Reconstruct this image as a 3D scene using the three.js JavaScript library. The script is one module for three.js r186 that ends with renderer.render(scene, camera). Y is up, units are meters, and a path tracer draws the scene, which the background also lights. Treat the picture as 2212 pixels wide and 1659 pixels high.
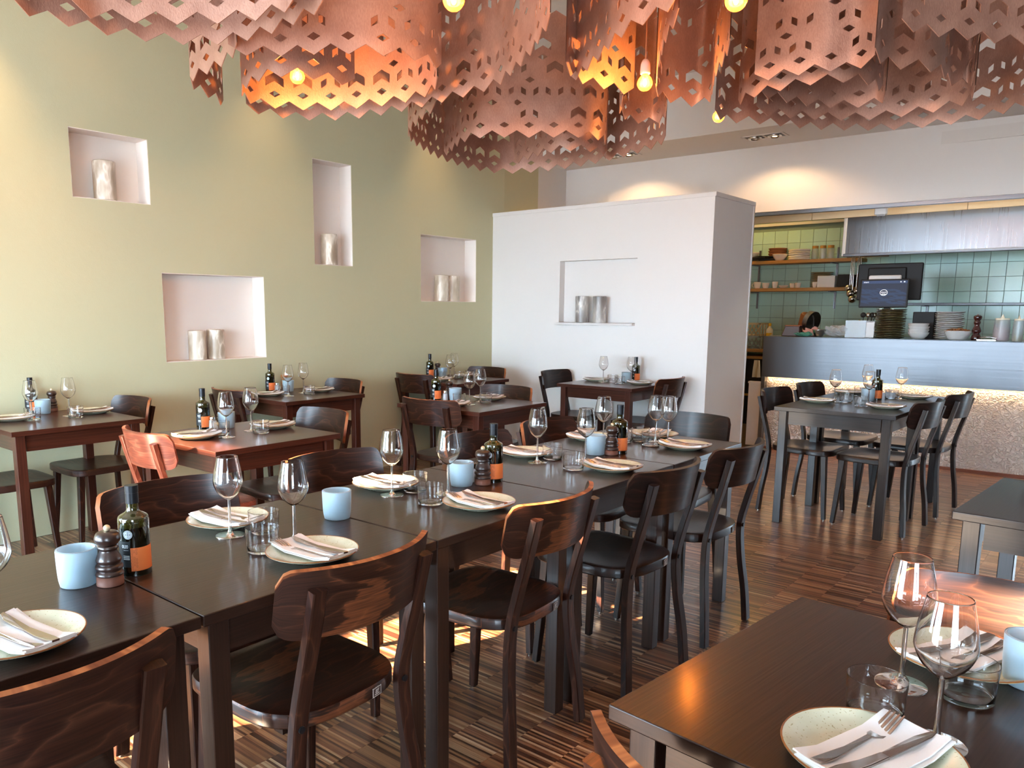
import * as THREE from 'three';
import { mergeGeometries, mergeVertices, toCreasedNormals } from 'three/addons/utils/BufferGeometryUtils.js';
import { RoundedBoxGeometry } from 'three/addons/geometries/RoundedBoxGeometry.js';
import { RectAreaLightUniformsLib } from 'three/addons/lights/RectAreaLightUniformsLib.js';

// ---------------------------------------------------------------- camera, sky, sun, exposure
const scene = new THREE.Scene();
const camera = new THREE.PerspectiveCamera(57.72, 2436 / 1870.3, 0.05, 60);
camera.rotation.order = 'YXZ';
camera.position.set(0, 1.35, 0);
camera.rotation.set(THREE.MathUtils.degToRad(-8.96), THREE.MathUtils.degToRad(41.05), THREE.MathUtils.degToRad(0.154));
camera.setViewOffset(2436, 1870.3, 224, 0, 2212, 1659);        // the photograph is a crop of a larger frame
const renderer = new THREE.WebGLRenderer();
renderer.toneMapping = THREE.LinearToneMapping;
renderer.toneMappingExposure = 1.7;
renderer.shadowMap.enabled = true;
RectAreaLightUniformsLib.init();
scene.background = new THREE.Color(0.62, 0.82, 1.0);
scene.backgroundIntensity = 26;
const sun = new THREE.DirectionalLight(0xffe2bd, 58);
sun.position.set(-0.4 * 14, 0.6 * 14, 14);
sun.target.position.set(-1.5, 0.5, -2);
sun.position.add(sun.target.position);
sun.castShadow = true;
sun.shadow.mapSize.set(2048, 2048);
Object.assign(sun.shadow.camera, { left: -7, right: 7, top: 6, bottom: -6, near: 1, far: 40 });
sun.name = 'sun';
scene.add(sun, sun.target);

// ---------------------------------------------------------------- helpers
const D2R = Math.PI / 180, V3 = (x, y, z) => new THREE.Vector3(x, y, z);
function rng(seed) { let s = seed >>> 0; return () => { s = (s + 0x6d2b79f5) >>> 0; let t = s; t = Math.imul(t ^ (t >>> 15), t | 1); t ^= t + Math.imul(t ^ (t >>> 7), t | 61); return ((t ^ (t >>> 14)) >>> 0) / 4294967296; }; }
const R = rng(7);
const used = new Map();
function numbered(n) { const k = used.get(n) ?? 0; used.set(n, k + 1); return k ? n + '_' + String(k).padStart(3, '0') : n; }
const shade = (o) => { o.castShadow = o.receiveShadow = true; return o; };
function part(name, geo, mat, parent, pos, turn) {
  const m = shade(new THREE.Mesh(geo, mat)); m.name = name; if (pos) m.position.set(...pos); if (turn) m.rotation.set(...turn); parent.add(m); return m;
}
function tag(o, label, category, group) { o.userData = { label, category }; if (group) o.userData.group = group; return o; }
function group(name, label, category, pos = [0, 0, 0], turn = 0, grp) {
  const g = new THREE.Group(); g.name = numbered(name); g.position.set(...pos); g.rotation.y = turn; tag(g, label, category, grp); scene.add(g); return g;
}
function solo(name, label, category, geo, mat, pos, turn, grp) { const m = part(numbered(name), geo, mat, scene, pos, turn); return tag(m, label, category, grp); }
function struct(name, geo, mat, pos, turn) { const m = part(numbered(name), geo, mat, scene, pos, turn); m.userData.kind = 'structure'; return m; }
function copy(proto, label, pos, turn = 0, grp) {
  const c = proto.clone(true); c.name = numbered(proto.userData.base); c.userData = { label, category: proto.userData.category }; if (grp) c.userData.group = grp;
  c.position.set(...pos); c.rotation.y = turn; scene.add(c); return c;
}
function proto(base, category) { const g = new THREE.Group(); g.userData = { base, category }; return g; }
const clean = (g) => { for (const k of Object.keys(g.attributes)) if (!['position', 'normal', 'uv'].includes(k)) g.deleteAttribute(k); return g.index ? g.toNonIndexed() : g; };
const merge = (list) => mergeGeometries(list.map(clean));
const at = (g, x, y, z, rx = 0, ry = 0, rz = 0) => g.applyMatrix4(new THREE.Matrix4().compose(V3(x, y, z), new THREE.Quaternion().setFromEuler(new THREE.Euler(rx, ry, rz)), V3(1, 1, 1)));
const box = (w, h, d, x = 0, y = 0, z = 0, r = 0) => at(r ? new RoundedBoxGeometry(w, h, d, 1, r) : new THREE.BoxGeometry(w, h, d), x, y, z);
const cyl = (r, h, x = 0, y = 0, z = 0, seg = 20, r2 = r) => at(new THREE.CylinderGeometry(r2, r, h, seg), x, y, z);
const lathe = (pts, seg = 28) => new THREE.LatheGeometry(pts.map((p) => new THREE.Vector2(p[0], p[1])), seg);
function smooth(pts, n = 3) { const c = new THREE.SplineCurve(pts.map((p) => new THREE.Vector2(p[0], p[1]))); return c.getPoints(pts.length * n).map((p) => [Math.max(p.x, 0), p.y]); }
function tube(pts, r, seg = 20, rad = 7) { return new THREE.TubeGeometry(new THREE.CatmullRomCurve3(pts.map((p) => V3(...p))), seg, r, rad); }
let uvShift = 0;
function wuv(g, axis, k = 1) {                                        // uv in metres, grain along one axis
  g = g.index ? g.toNonIndexed() : g; const p = g.attributes.position, n = g.attributes.normal, uv = new Float32Array(p.count * 2), A = ['x', 'y', 'z'].indexOf(axis), o = [0, 1, 2].filter((i) => i !== A);
  uvShift += 0.37;
  for (let i = 0; i < p.count; i++) { const P = [p.getX(i), p.getY(i), p.getZ(i)], N = [n.getX(i), n.getY(i), n.getZ(i)].map(Math.abs), b = N[o[0]] < N[o[1]] ? o[0] : o[1]; uv[i * 2] = P[A] * k + uvShift; uv[i * 2 + 1] = P[b] * k + uvShift * 1.7; }
  g.setAttribute('uv', new THREE.BufferAttribute(uv, 2)); return g;
}
// a closed curved board: f(u, v) gives the middle surface, u and v from 0 to 1
function board(nu, nv, f, th, us = 1, vs = 1, only) {
  const pos = [], uv = [], idx = [], e = 1e-3, N = (u, v) => { const a = f(Math.min(u + e, 1), v).sub(f(Math.max(u - e, 0), v)), b = f(u, Math.min(v + e, 1)).sub(f(u, Math.max(v - e, 0))); return a.cross(b).normalize(); };
  for (const s of [1, -1]) for (let j = 0; j <= nv; j++) for (let i = 0; i <= nu; i++) { const u = i / nu, v = j / nv, p = f(u, v).addScaledVector(N(u, v), (s * th) / 2); pos.push(p.x, p.y, p.z); uv.push(u * us, v * vs); }
  const w = nu + 1, q = w * (nv + 1);
  if (only !== 'rim') for (let j = 0; j < nv; j++) for (let i = 0; i < nu; i++) { const a = j * w + i; idx.push(a, a + 1, a + w, a + 1, a + w + 1, a + w, q + a, q + a + w, q + a + 1, q + a + 1, q + a + w, q + a + w + 1); }
  const rim = []; for (let i = 0; i < nu; i++) rim.push(i); for (let j = 0; j < nv; j++) rim.push(j * w + nu); for (let i = nu; i > 0; i--) rim.push(nv * w + i); for (let j = nv; j > 0; j--) rim.push(j * w);
  if (only !== 'faces') for (let k = 0; k < rim.length; k++) { const a = rim[k], b = rim[(k + 1) % rim.length]; idx.push(a, q + a, b, b, q + a, q + b); }
  const g = new THREE.BufferGeometry(); g.setAttribute('position', new THREE.Float32BufferAttribute(pos, 3)); g.setAttribute('uv', new THREE.Float32BufferAttribute(uv, 2)); g.setIndex(idx);
  g.computeVertexNormals(); return toCreasedNormals(g, 0.7);
}
// a bar of rectangular section swept along points; wide across x, thick along the bend
function bar(pts, w, t, seg = 18, taper = 1) {
  const c = new THREE.CatmullRomCurve3(pts.map((p) => V3(...p))), pos = [], idx = [], X = V3(1, 0, 0);
  for (let i = 0; i <= seg; i++) { const k = i / seg, p = c.getPoint(k), T = c.getTangent(k), n = V3(0, 0, 0).crossVectors(T, X).normalize(), x = V3(0, 0, 0).crossVectors(n, T).normalize(), s = 1 + (taper - 1) * k;
    const e = 0.18; for (const [a, b] of [[-1, -1 + e], [-1 + e, -1], [1 - e, -1], [1, -1 + e], [1, 1 - e], [1 - e, 1], [-1 + e, 1], [-1, 1 - e]]) { const q = p.clone().addScaledVector(x, (a * w * s) / 2).addScaledVector(n, (b * t * s) / 2); pos.push(q.x, q.y, q.z); } }
  for (let i = 0; i < seg; i++) for (let j = 0; j < 8; j++) { const a = i * 8 + j, b = i * 8 + ((j + 1) % 8); idx.push(a, b, a + 8, b, b + 8, a + 8); }
  for (let j = 1; j < 7; j++) { idx.push(0, j + 1, j); const o = seg * 8; idx.push(o, o + j, o + j + 1); }
  const g = new THREE.BufferGeometry(); g.setAttribute('position', new THREE.Float32BufferAttribute(pos, 3)); g.setIndex(idx); g.computeVertexNormals(); return toCreasedNormals(g, 0.5);
}

// ---------------------------------------------------------------- textures
function hash(x, y, s) { let h = Math.imul(x | 0, 374761393) + Math.imul(y | 0, 668265263) + Math.imul(s | 0, 1442695041); h = Math.imul(h ^ (h >>> 13), 1274126177); return ((h ^ (h >>> 16)) >>> 0) / 4294967296; }
function vn(x, y, px, py, s) { const xi = Math.floor(x), yi = Math.floor(y), fx = x - xi, fy = y - yi, u = fx * fx * (3 - 2 * fx), v = fy * fy * (3 - 2 * fy), m = (a, b) => ((a % b) + b) % b, h = (a, b) => hash(m(a, px), m(b, py), s); return (h(xi, yi) * (1 - u) + h(xi + 1, yi) * u) * (1 - v) + (h(xi, yi + 1) * (1 - u) + h(xi + 1, yi + 1) * u) * v; }
function fbm(u, v, fx, fy, o = 4, s = 1) { let a = 0.5, t = 0, w = 0; for (let i = 0; i < o; i++) { t += a * vn(u * fx, v * fy, fx, fy, s + i); w += a; a *= 0.5; fx *= 2; fy *= 2; } return t / w; }
function tex(w, h, f, srgb = true, rep = [1, 1]) {
  const d = new Uint8Array(w * h * 4); for (let y = 0; y < h; y++) for (let x = 0; x < w; x++) { const c = f(x / w, y / h), o = (y * w + x) * 4; if (typeof c === 'number') d[o] = d[o + 1] = d[o + 2] = Math.max(0, Math.min(255, c * 255)); else for (let k = 0; k < 3; k++) d[o + k] = Math.max(0, Math.min(255, c[k])); d[o + 3] = 255; }
  const t = new THREE.DataTexture(d, w, h); t.wrapS = t.wrapT = THREE.RepeatWrapping; t.magFilter = THREE.LinearFilter; t.minFilter = THREE.LinearMipmapLinearFilter; t.generateMipmaps = true; if (srgb) t.colorSpace = THREE.SRGBColorSpace; t.repeat.set(...rep); t.needsUpdate = true; return t;
}
const mix = (a, b, k) => a.map((x, i) => x + (b[i] - x) * Math.max(0, Math.min(1, k)));
function canvasTex(w, h, draw) { const c = document.createElement('canvas'); c.width = w; c.height = h; const g = c.getContext('2d'); draw(g, w, h); const t = new THREE.CanvasTexture(c); t.colorSpace = THREE.SRGBColorSpace; return t; }
function woodTex(dark, mid, light, rings, seed, worn) {
  return tex(768, 512, (u, v) => {
    const w = fbm(u, v, 2, 3, 4, seed), k = v * rings + 5.2 * w + 0.6 * fbm(u, v, 3, 24, 2, seed + 9), f = k - Math.floor(k), line = Math.pow(Math.abs(f - 0.5) * 2, 5), fine = fbm(u, v, 10, 190, 2, seed + 20), blot = fbm(u, v, 4, 6, 3, seed + 30);
    let c = mix(dark, mid, 0.15 + 0.75 * fine + 0.35 * (f - 0.5)); c = mix(c, light, 0.55 * line * (0.25 + 0.75 * blot)); 
    if (worn) { const p = fbm(u, v, 3, 6, 3, seed + 40) + 0.1 * (fbm(u, v, 24, 110, 2, seed + 50) - 0.5) + 0.1 * (f - 0.5), e = (p - worn) * 30; c = mix(c, mix(c, [150, 82, 46], 0.6), Math.min(1, e) * (0.4 + 0.8 * fine)); }
    return c;
  });
}
const plasterB = tex(512, 512, (u, v) => 0.5 + 0.5 * (fbm(u, v, 24, 24, 4, 3) - 0.5) + 0.3 * (fbm(u, v, 150, 150, 2, 5) - 0.5), false);
const woodRep = (t, r) => { t.repeat.set(...r); return t; };
const S = (o) => new THREE.MeshStandardMaterial(o), P = (o) => new THREE.MeshPhysicalMaterial(o);
const tableTex = woodRep(tex(768, 512, (u, v) => mix([30, 18, 13], [55, 34, 25], 0.15 + 0.85 * fbm(u, v, 4, 120, 3, 61) * (0.7 + 0.6 * fbm(u, v, 3, 5, 2, 66)))), [1.2, 2.4]);
const redTableTex = woodRep(tex(768, 512, (u, v) => mix([44, 20, 14], [86, 42, 28], 0.1 + 0.9 * fbm(u, v, 4, 110, 3, 71) * (0.7 + 0.6 * fbm(u, v, 3, 5, 2, 76)))), [1.2, 2.4]);
const woodBump = woodRep(tex(512, 512, (u, v) => fbm(u, v, 8, 160, 3, 81), false), [1.2, 2.4]);
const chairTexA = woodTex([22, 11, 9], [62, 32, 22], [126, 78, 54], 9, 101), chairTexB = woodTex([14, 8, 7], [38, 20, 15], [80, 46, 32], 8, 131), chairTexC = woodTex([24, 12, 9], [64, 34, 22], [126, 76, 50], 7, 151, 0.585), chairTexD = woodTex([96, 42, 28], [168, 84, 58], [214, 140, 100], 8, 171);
for (const t of [chairTexA, chairTexB, chairTexC, chairTexD]) t.repeat.set(1.6, 2.6);
const M = {
  table: P({ map: tableTex, roughness: 0.42, bumpMap: woodBump, bumpScale: 0.00025, specularIntensity: 0.35, clearcoat: 0.55, clearcoatRoughness: 0.15 }),
  blackTable: P({ map: woodRep(tex(512, 512, (u, v) => mix([24, 19, 18], [44, 35, 33], fbm(u, v, 4, 110, 3, 86))), [1.2, 2.4]), roughness: 0.42, bumpMap: woodBump, bumpScale: 0.00025, specularIntensity: 0.4, clearcoat: 0.55, clearcoatRoughness: 0.15 }),
  redTable: P({ map: redTableTex, roughness: 0.42, bumpMap: woodBump, bumpScale: 0.00025, specularIntensity: 0.35, clearcoat: 0.55, clearcoatRoughness: 0.15 }),
  plyEdge: P({ map: woodRep(tex(256, 64, (u, v) => mix([92, 44, 24], [190, 122, 74], fbm(u, v, 40, 6, 3, 401) * 1.2 - 0.1)), [2, 1]), roughness: 0.5, specularIntensity: 0.5 }),
  chairA: P({ map: chairTexA, roughness: 0.4, specularIntensity: 0.45, clearcoat: 0.3, clearcoatRoughness: 0.2 }),
  chairB: P({ map: chairTexB, roughness: 0.4, specularIntensity: 0.45, clearcoat: 0.3, clearcoatRoughness: 0.2 }),
  chairC: P({ map: chairTexC, roughness: 0.4, specularIntensity: 0.45, clearcoat: 0.3, clearcoatRoughness: 0.2 }),
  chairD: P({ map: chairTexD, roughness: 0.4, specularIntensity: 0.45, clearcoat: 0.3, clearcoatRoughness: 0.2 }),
  olive: S({ color: 0xc4bf9c, roughness: 0.85, bumpMap: woodRep(plasterB.clone(), [1.5, 1.5]), bumpScale: 0.0008 }),
  white: S({ color: 0xded9d4, roughness: 0.8, bumpMap: woodRep(plasterB.clone(), [1.5, 1.5]), bumpScale: 0.0008 }),
  nicheWhite: S({ color: 0xf0e7de, roughness: 0.85 }),
  ceiling: S({ color: 0xd8d2cc, roughness: 0.9 }),
  floorBase: S({ color: 0x2c1710, roughness: 0.7 }),
  floor: P({ vertexColors: true, roughness: 0.3, map: woodRep(tex(512, 256, (u, v) => { const k = 150 + 105 * fbm(u, v, 4, 60, 3, 201); return [k, k, k]; }), [2, 6]), clearcoat: 0.35, clearcoatRoughness: 0.16 }),
  steel: P({ color: 0x74767a, metalness: 1, roughness: 0.38, roughnessMap: woodRep(tex(512, 512, (u, v) => 0.62 + 0.38 * fbm(u, v, 3, 200, 3, 211), false), [1, 1]), bumpMap: woodRep(tex(512, 512, (u, v) => 0.5 + 0.1 * (fbm(u, v, 2, 180, 2, 221) - 0.5) + 0.8 * (fbm(u, v, 6, 2, 2, 223) - 0.5), false), [0.6, 0.6]), bumpScale: 0.003 }),
  steelDark: P({ color: 0x66686c, metalness: 1, roughness: 0.36, bumpMap: woodRep(tex(256, 256, (u, v) => 0.5 + 0.1 * (fbm(u, v, 2, 120, 2, 421) - 0.5) + 0.8 * (fbm(u, v, 5, 2, 2, 423) - 0.5), false), [0.7, 0.7]), bumpScale: 0.004 }),
  cutlery: S({ color: 0xb8aea8, metalness: 1, roughness: 0.22 }),
  darkMetal: S({ color: 0x24262a, metalness: 0.6, roughness: 0.35 }),
  chrome: S({ color: 0xd2cfc8, metalness: 1, roughness: 0.15 }),
  black: S({ color: 0x070708, roughness: 0.65 }), blackGloss: S({ color: 0x0a0b0d, roughness: 0.2 }),
  napkin: S({ color: 0xecebea, roughness: 0.9, bumpMap: woodRep(plasterB.clone(), [9, 9]), bumpScale: 0.0005 }),
  glass: P({ color: 0xffffff, transmission: 1, thickness: 0.01, ior: 1.5, roughness: 0, specularIntensity: 1 }),
  thinGlass: P({ color: 0xffffff, transmission: 1, thickness: 0, ior: 1.4, roughness: 0 }),
  frosted: P({ color: 0xc6dae4, transmission: 0.55, thickness: 0, ior: 1.45, roughness: 0.55 }),
  wax: S({ color: 0xf4f1ea, roughness: 0.6 }),
  plate: P({ color: 0xffffff, map: tex(512, 512, (u, v) => { const s = fbm(u, v, 90, 90, 2, 231), b = fbm(u, v, 12, 12, 3, 236); return s > 0.8 ? mix([150, 140, 104], [196, 196, 168], 0.4) : mix([196, 199, 172], [214, 215, 192], b); }), roughness: 0.22, clearcoat: 0.6, clearcoatRoughness: 0.1 }),
  plateRim: S({ color: 0xb68a56, roughness: 0.4, map: tex(256, 16, (u, v) => mix([150, 104, 60], [226, 196, 150], fbm(u, v, 40, 2, 3, 241))) }),
  millDark: P({ map: woodRep(tex(128, 256, (u, v) => mix([34, 20, 16], [64, 40, 32], fbm(u, v, 3, 24, 3, 251))), [1, 1]), roughness: 0.35, clearcoat: 0.5, clearcoatRoughness: 0.2 }),
  millLight: S({ color: 0xa97144, roughness: 0.5 }), millRed: P({ color: 0x3a0f0b, roughness: 0.25, clearcoat: 0.8, clearcoatRoughness: 0.1 }),
  millFoot: S({ color: 0x6d4436, roughness: 0.6 }), knob: S({ color: 0xd8c7a4, metalness: 0.4, roughness: 0.35 }),
  oil: P({ color: 0x0d0f06, roughness: 0.06, clearcoat: 1, clearcoatRoughness: 0.02 }),
  bottleTop: P({ color: 0x3c3b14, roughness: 0.05, transmission: 0.5, thickness: 0.03, clearcoat: 1, clearcoatRoughness: 0.02 }),
  salt: S({ color: 0xf1efec, roughness: 0.9 }),
  alabaster: P({ map: tex(512, 512, (u, v) => { const a = fbm(u, v, 4, 5, 5, 261), b = Math.abs(fbm(u, v, 5, 7, 5, 271) - 0.5) * 2; return mix(mix([196, 182, 158], [150, 128, 104], (a - 0.35) * 2.2), [240, 232, 218], Math.pow(1 - b, 7)); }), roughness: 0.4, clearcoat: 0.3, clearcoatRoughness: 0.3 }),
  alabasterGrey: P({ map: tex(512, 512, (u, v) => { const a = fbm(u, v, 4, 5, 5, 281), b = Math.abs(fbm(u, v, 6, 8, 5, 291) - 0.5) * 2; return mix(mix([178, 170, 160], [112, 106, 102], (a - 0.35) * 2.6), [222, 216, 208], Math.pow(1 - b, 8)); }), roughness: 0.4, clearcoat: 0.3, clearcoatRoughness: 0.3 }),
  felt: P({ color: 0xffffff, map: woodRep(tex(512, 512, (u, v) => mix([146, 104, 88], [188, 146, 127], 0.5 * fbm(u, v, 160, 40, 2, 301) + 0.6 * fbm(u, v, 6, 6, 2, 303))), [3, 3]), metalness: 0.35, roughness: 0.42, bumpMap: woodRep(tex(512, 512, (u, v) => fbm(u, v, 140, 60, 3, 311), false), [3, 3]), bumpScale: 0.0006 }),
  tile: P({ color: 0xaed2c2, roughness: 0.3, clearcoat: 0.25, clearcoatRoughness: 0.12 }), grout: S({ color: 0x7d9187, roughness: 0.9 }),
  shelfWood: S({ map: woodRep(tex(512, 128, (u, v) => mix([150, 104, 52], [190, 142, 80], fbm(u, v, 4, 50, 3, 321))), [1, 2]), roughness: 0.55 }),
  cornice: S({ color: 0xe0c9a2, roughness: 0.6 }), ceramic: P({ color: 0xe4ded2, roughness: 0.3, clearcoat: 0.4 }), ceramicGrey: P({ color: 0xc9c6c2, roughness: 0.35, clearcoat: 0.3 }),
  darkPlate: P({ color: 0x5a4e28, roughness: 0.3, clearcoat: 0.4, clearcoatRoughness: 0.1 }),
  relief: S({ color: 0xd9cfc6, roughness: 0.55, bumpMap: woodRep(tex(1024, 1024, (u, v) => { const a = fbm(u, v, 48, 48, 2, 331), b = fbm(u, v, 90, 90, 2, 337), k = Math.abs(a - 0.5) * 5; return Math.min(1, k) * 0.8 + 0.2 * b; }, false), [1, 1]), bumpScale: 0.014 }),
  kitchenFloor: S({ color: 0x4c3a1f, roughness: 0.4 }), darkWood: S({ color: 0x120c09, roughness: 0.6 }),
  clearPlastic: P({ color: 0xe8edf0, transmission: 0.75, thickness: 0, roughness: 0.3 }),
  screenPlastic: S({ color: 0x08080a, roughness: 0.62 }), pale: S({ color: 0xd6d4d2, roughness: 0.5 }), porcelain: P({ color: 0xd9c4b4, roughness: 0.25, clearcoat: 0.5 }),
  cord: S({ color: 0xb98a68, roughness: 0.8 }), wire: S({ color: 0x6d6560, metalness: 0.8, roughness: 0.4 }),
  bulb: P({ color: 0xffd08a, transmission: 0.75, thickness: 0, roughness: 0.02, emissive: 0xff8a1e, emissiveIntensity: 0.3 }), filament: S({ color: 0xfff0c8, emissive: 0xffd27a, emissiveIntensity: 14 }),
  led: S({ color: 0xfff1d8, emissive: 0xffcf8c, emissiveIntensity: 3 }), lampFace: S({ color: 0xffe9c8, emissive: 0xffd9a0, emissiveIntensity: 5 }), kitchenLamp: S({ color: 0xfff2dc, emissive: 0xffe4b4, emissiveIntensity: 3 }),
  mortar: S({ color: 0x9c9a94, roughness: 0.95 }), awning: S({ color: 0x77716a, roughness: 0.9 }), frame: S({ color: 0x2b2d30, roughness: 0.5 }),
  yellow: S({ color: 0xe3b10e, roughness: 0.4 }), cream: S({ color: 0xeee4c8, roughness: 0.5 }), pink: S({ color: 0xb98a80, roughness: 0.8 }), greenCloth: S({ color: 0x3f7a66, roughness: 0.9 }), red: S({ color: 0xb01218, roughness: 0.5 }), navy: S({ color: 0x0c2233, roughness: 0.4 }), copper: S({ color: 0xb9835a, metalness: 1, roughness: 0.25 }), oliveOil: S({ color: 0x8a7a16, roughness: 0.2 }), nuts: S({ color: 0x8a5a30, roughness: 0.9 }),
  ochre: S({ color: 0xa87a2e, roughness: 0.5 }), crate: S({ color: 0xc9b07e, roughness: 0.6 }), crateGrey: S({ color: 0x9aa39c, roughness: 0.6 }), rust: S({ color: 0x8c5638, roughness: 0.7 }),
};

// ---------------------------------------------------------------- the room shell
const XW = -4.879, CEIL = 3.4, ZF = 1.3, XR = 3.0, zb = (x) => -7.541 - 0.0447 * (x + 5.018), zs = (x) => -6.83 - 0.0447 * (x + 3), YC = 2.858, YO = 2.261;
const hull = (w, h, d, x, y, z, k = 1) => { const g = box(w, h, d, x, y, z), p = g.attributes.position, n = g.attributes.normal, uv = g.attributes.uv; for (let i = 0; i < p.count; i++) { const a = [Math.abs(n.getX(i)), Math.abs(n.getY(i)), Math.abs(n.getZ(i))]; if (a[1] > 0.5) uv.setXY(i, p.getX(i) * k, p.getZ(i) * k); else if (a[0] > 0.5) uv.setXY(i, p.getZ(i) * k, p.getY(i) * k); else uv.setXY(i, p.getX(i) * k, p.getY(i) * k); } return g; };
// a prism: a plan polygon [x, z] raised from y0 to y1
function prism(plan, y0, y1) { const s = new THREE.Shape(plan.map(([x, z]) => new THREE.Vector2(x, -z))), g = new THREE.ExtrudeGeometry(s, { depth: y1 - y0, bevelEnabled: false }); g.rotateX(-Math.PI / 2); g.translate(0, y0, 0); return g; }
// floor with lamellae
const floor = struct('floor', hull(8.4, 0.1, 9.6, -1.2, -0.058, -3.2), M.floorBase);
{
  const pos = [], nor = [], col = [], uv = [], r = rng(11), L = 0.166, W = 0.0092, tones = [[0.36, 0.165, 0.075], [0.215, 0.083, 0.04], [0.075, 0.028, 0.016], [0.48, 0.26, 0.135], [0.28, 0.115, 0.053], [0.13, 0.048, 0.026], [0.62, 0.4, 0.24]], wt = [0.22, 0.2, 0.2, 0.13, 0.12, 0.08, 0.05];
  const quad = (a, b, c, d, n, C, U) => { for (const [p, k] of [[a, 0], [b, 1], [c, 2], [a, 0], [c, 2], [d, 3]]) { pos.push(...p); nor.push(...n); col.push(...C); uv.push(...U[k]); } };
  for (let i = 0; i < 37; i++) { const x0 = -4.87 + i * L, off = r() * W; let panel = 1; for (let j = 0; j < 985; j++) {
    const z1 = 1.25 - j * W - off, z0 = z1 - W; if (z0 < zb(x0) + 0.02 && x0 > -9) { if (z0 < -7.75) break; } if (x0 > 0.1 && z1 > -2.2 || (z1 > -0.6 && x0 > -1.2)) continue; if (j % 14 === 0) panel = 0.8 + 0.4 * r();
    let k = r(), m = 0; while (k > wt[m] && m < 6) k -= wt[m++]; const s = 1.3 * panel * (0.85 + 0.3 * r()), C = tones[m].map((t) => t * s), y = -0.0004 * r(), g = 0.0003, a = x0 + g, b = x0 + L - g, u0 = r(), U = [[u0, z0 * 3], [u0 + L, z0 * 3], [u0 + L, z1 * 3], [u0, z1 * 3]];
    quad([a, y, z1], [b, y, z1], [b, y, z0], [a, y, z0], [0, 1, 0], C, U); quad([a, y - 0.004, z1], [b, y - 0.004, z1], [b, y, z1], [a, y, z1], [0, 0, 1], C, U); quad([b, y - 0.004, z1], [b, y - 0.004, z0], [b, y, z0], [b, y, z1], [1, 0, 0], C, U);
  } }
  const g = new THREE.BufferGeometry(); for (const [n, a, s] of [['position', pos, 3], ['normal', nor, 3], ['color', col, 3], ['uv', uv, 2]]) g.setAttribute(n, new THREE.Float32BufferAttribute(a, s));
  const lam = part('parquet_lamella', g, M.floor, floor); lam.userData.kind = 'stuff'; lam.userData.label = 'small brown and cream parquet lamellae';
}
// left wall with four niches
const NI = [[-2.113, -2.599, 1.999, 2.397], [-3.902, -4.287, 1.684, 2.467], [-2.646, -3.433, 0.995, 1.578], [-5.071, -5.827, 1.415, 1.996]], ND = 0.14;
{
  const sh = new THREE.Shape([[1.44, 0], [-6.25, 0], [-6.25, CEIL], [1.44, CEIL]].map(([z, y]) => new THREE.Vector2(-z, y)));
  for (const [a, b, c, d] of NI) sh.holes.push(new THREE.Path([[a, c], [a, d], [b, d], [b, c]].map(([z, y]) => new THREE.Vector2(-z, y))));
  const g = new THREE.ExtrudeGeometry(sh, { depth: ND, bevelEnabled: false }); g.rotateY(Math.PI / 2);   // x -> -z, z -> x
  const wall = struct('wall_left', g, M.olive, [XW - ND, 0, 0]);
  const lin = []; for (const [a, b, c, d] of NI) { const t = 0.004, l = a - b, h = d - c, y = (c + d) / 2, z = (a + b) / 2; lin.push(box(0.02, h + 0.02, l + 0.02, -0.012, y, z), box(ND - 0.001, t, l, ND / 2 - 0.0015, c + t / 2, z), box(ND - 0.001, t, l, ND / 2 - 0.0015, d - t / 2, z), box(ND - 0.001, h, t, ND / 2 - 0.0015, y, a - t / 2), box(ND - 0.001, h, t, ND / 2 - 0.0015, y, b + t / 2)); }
  part('niche_lining', merge(lin), M.nicheWhite, wall);
  struct('wall_left', hull(0.3, CEIL, 7.69, XW - ND - 0.18, CEIL / 2, -2.405), M.white);
  struct('wall_left', prism([[XW, -6.2], [-4.98, -6.95], [-5.4, -6.95], [-5.4, -6.2]], 0, CEIL), M.olive);
  struct('wall_left', prism([[-4.98, -6.95], [-5.03, -7.6], [-5.4, -7.6], [-5.4, -6.95]], 0, CEIL), M.white);
}
struct('wall_right', hull(0.2, CEIL, 9.4, XR + 0.1, CEIL / 2, -3.2), S({ color: 0x463c34, roughness: 0.7 }));
struct('ceiling', hull(8.6, 0.15, 9.6, -1.1, CEIL + 0.075, -3.2), M.ceiling);
struct('ceiling', prism([[-5.3, zs(-5.3)], [XR, zs(XR)], [XR, -8.1], [-5.3, -8.1]], YC, CEIL), M.ceiling);   // the lowered strip
// back wall above and beside the kitchen opening
struct('wall_back', prism([[-5.3, zb(-5.3)], [XR, zb(XR)], [XR, zb(XR) - 0.16], [-5.3, zb(-5.3) - 0.16]], YO, YC + 0.2), M.white);
struct('wall_back', prism([[-5.3, zb(-5.3)], [-4.15, zb(-4.15)], [-4.15, zb(-4.15) - 0.16], [-5.3, zb(-5.3) - 0.16]], 0, YO), M.white);
struct('wall_back', prism([[0.75, zb(0.75)], [XR, zb(XR)], [XR, zb(XR) - 0.16], [0.75, zb(0.75) - 0.16]], 0, YO), M.white);
struct('trim_1', prism([[-4.15, zb(-4.15) - 0.02], [0.75, zb(0.75) - 0.02], [0.75, zb(0.75) - 0.1], [-4.15, zb(-4.15) - 0.1]], YO - 0.03, YO), M.steel);
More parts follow.
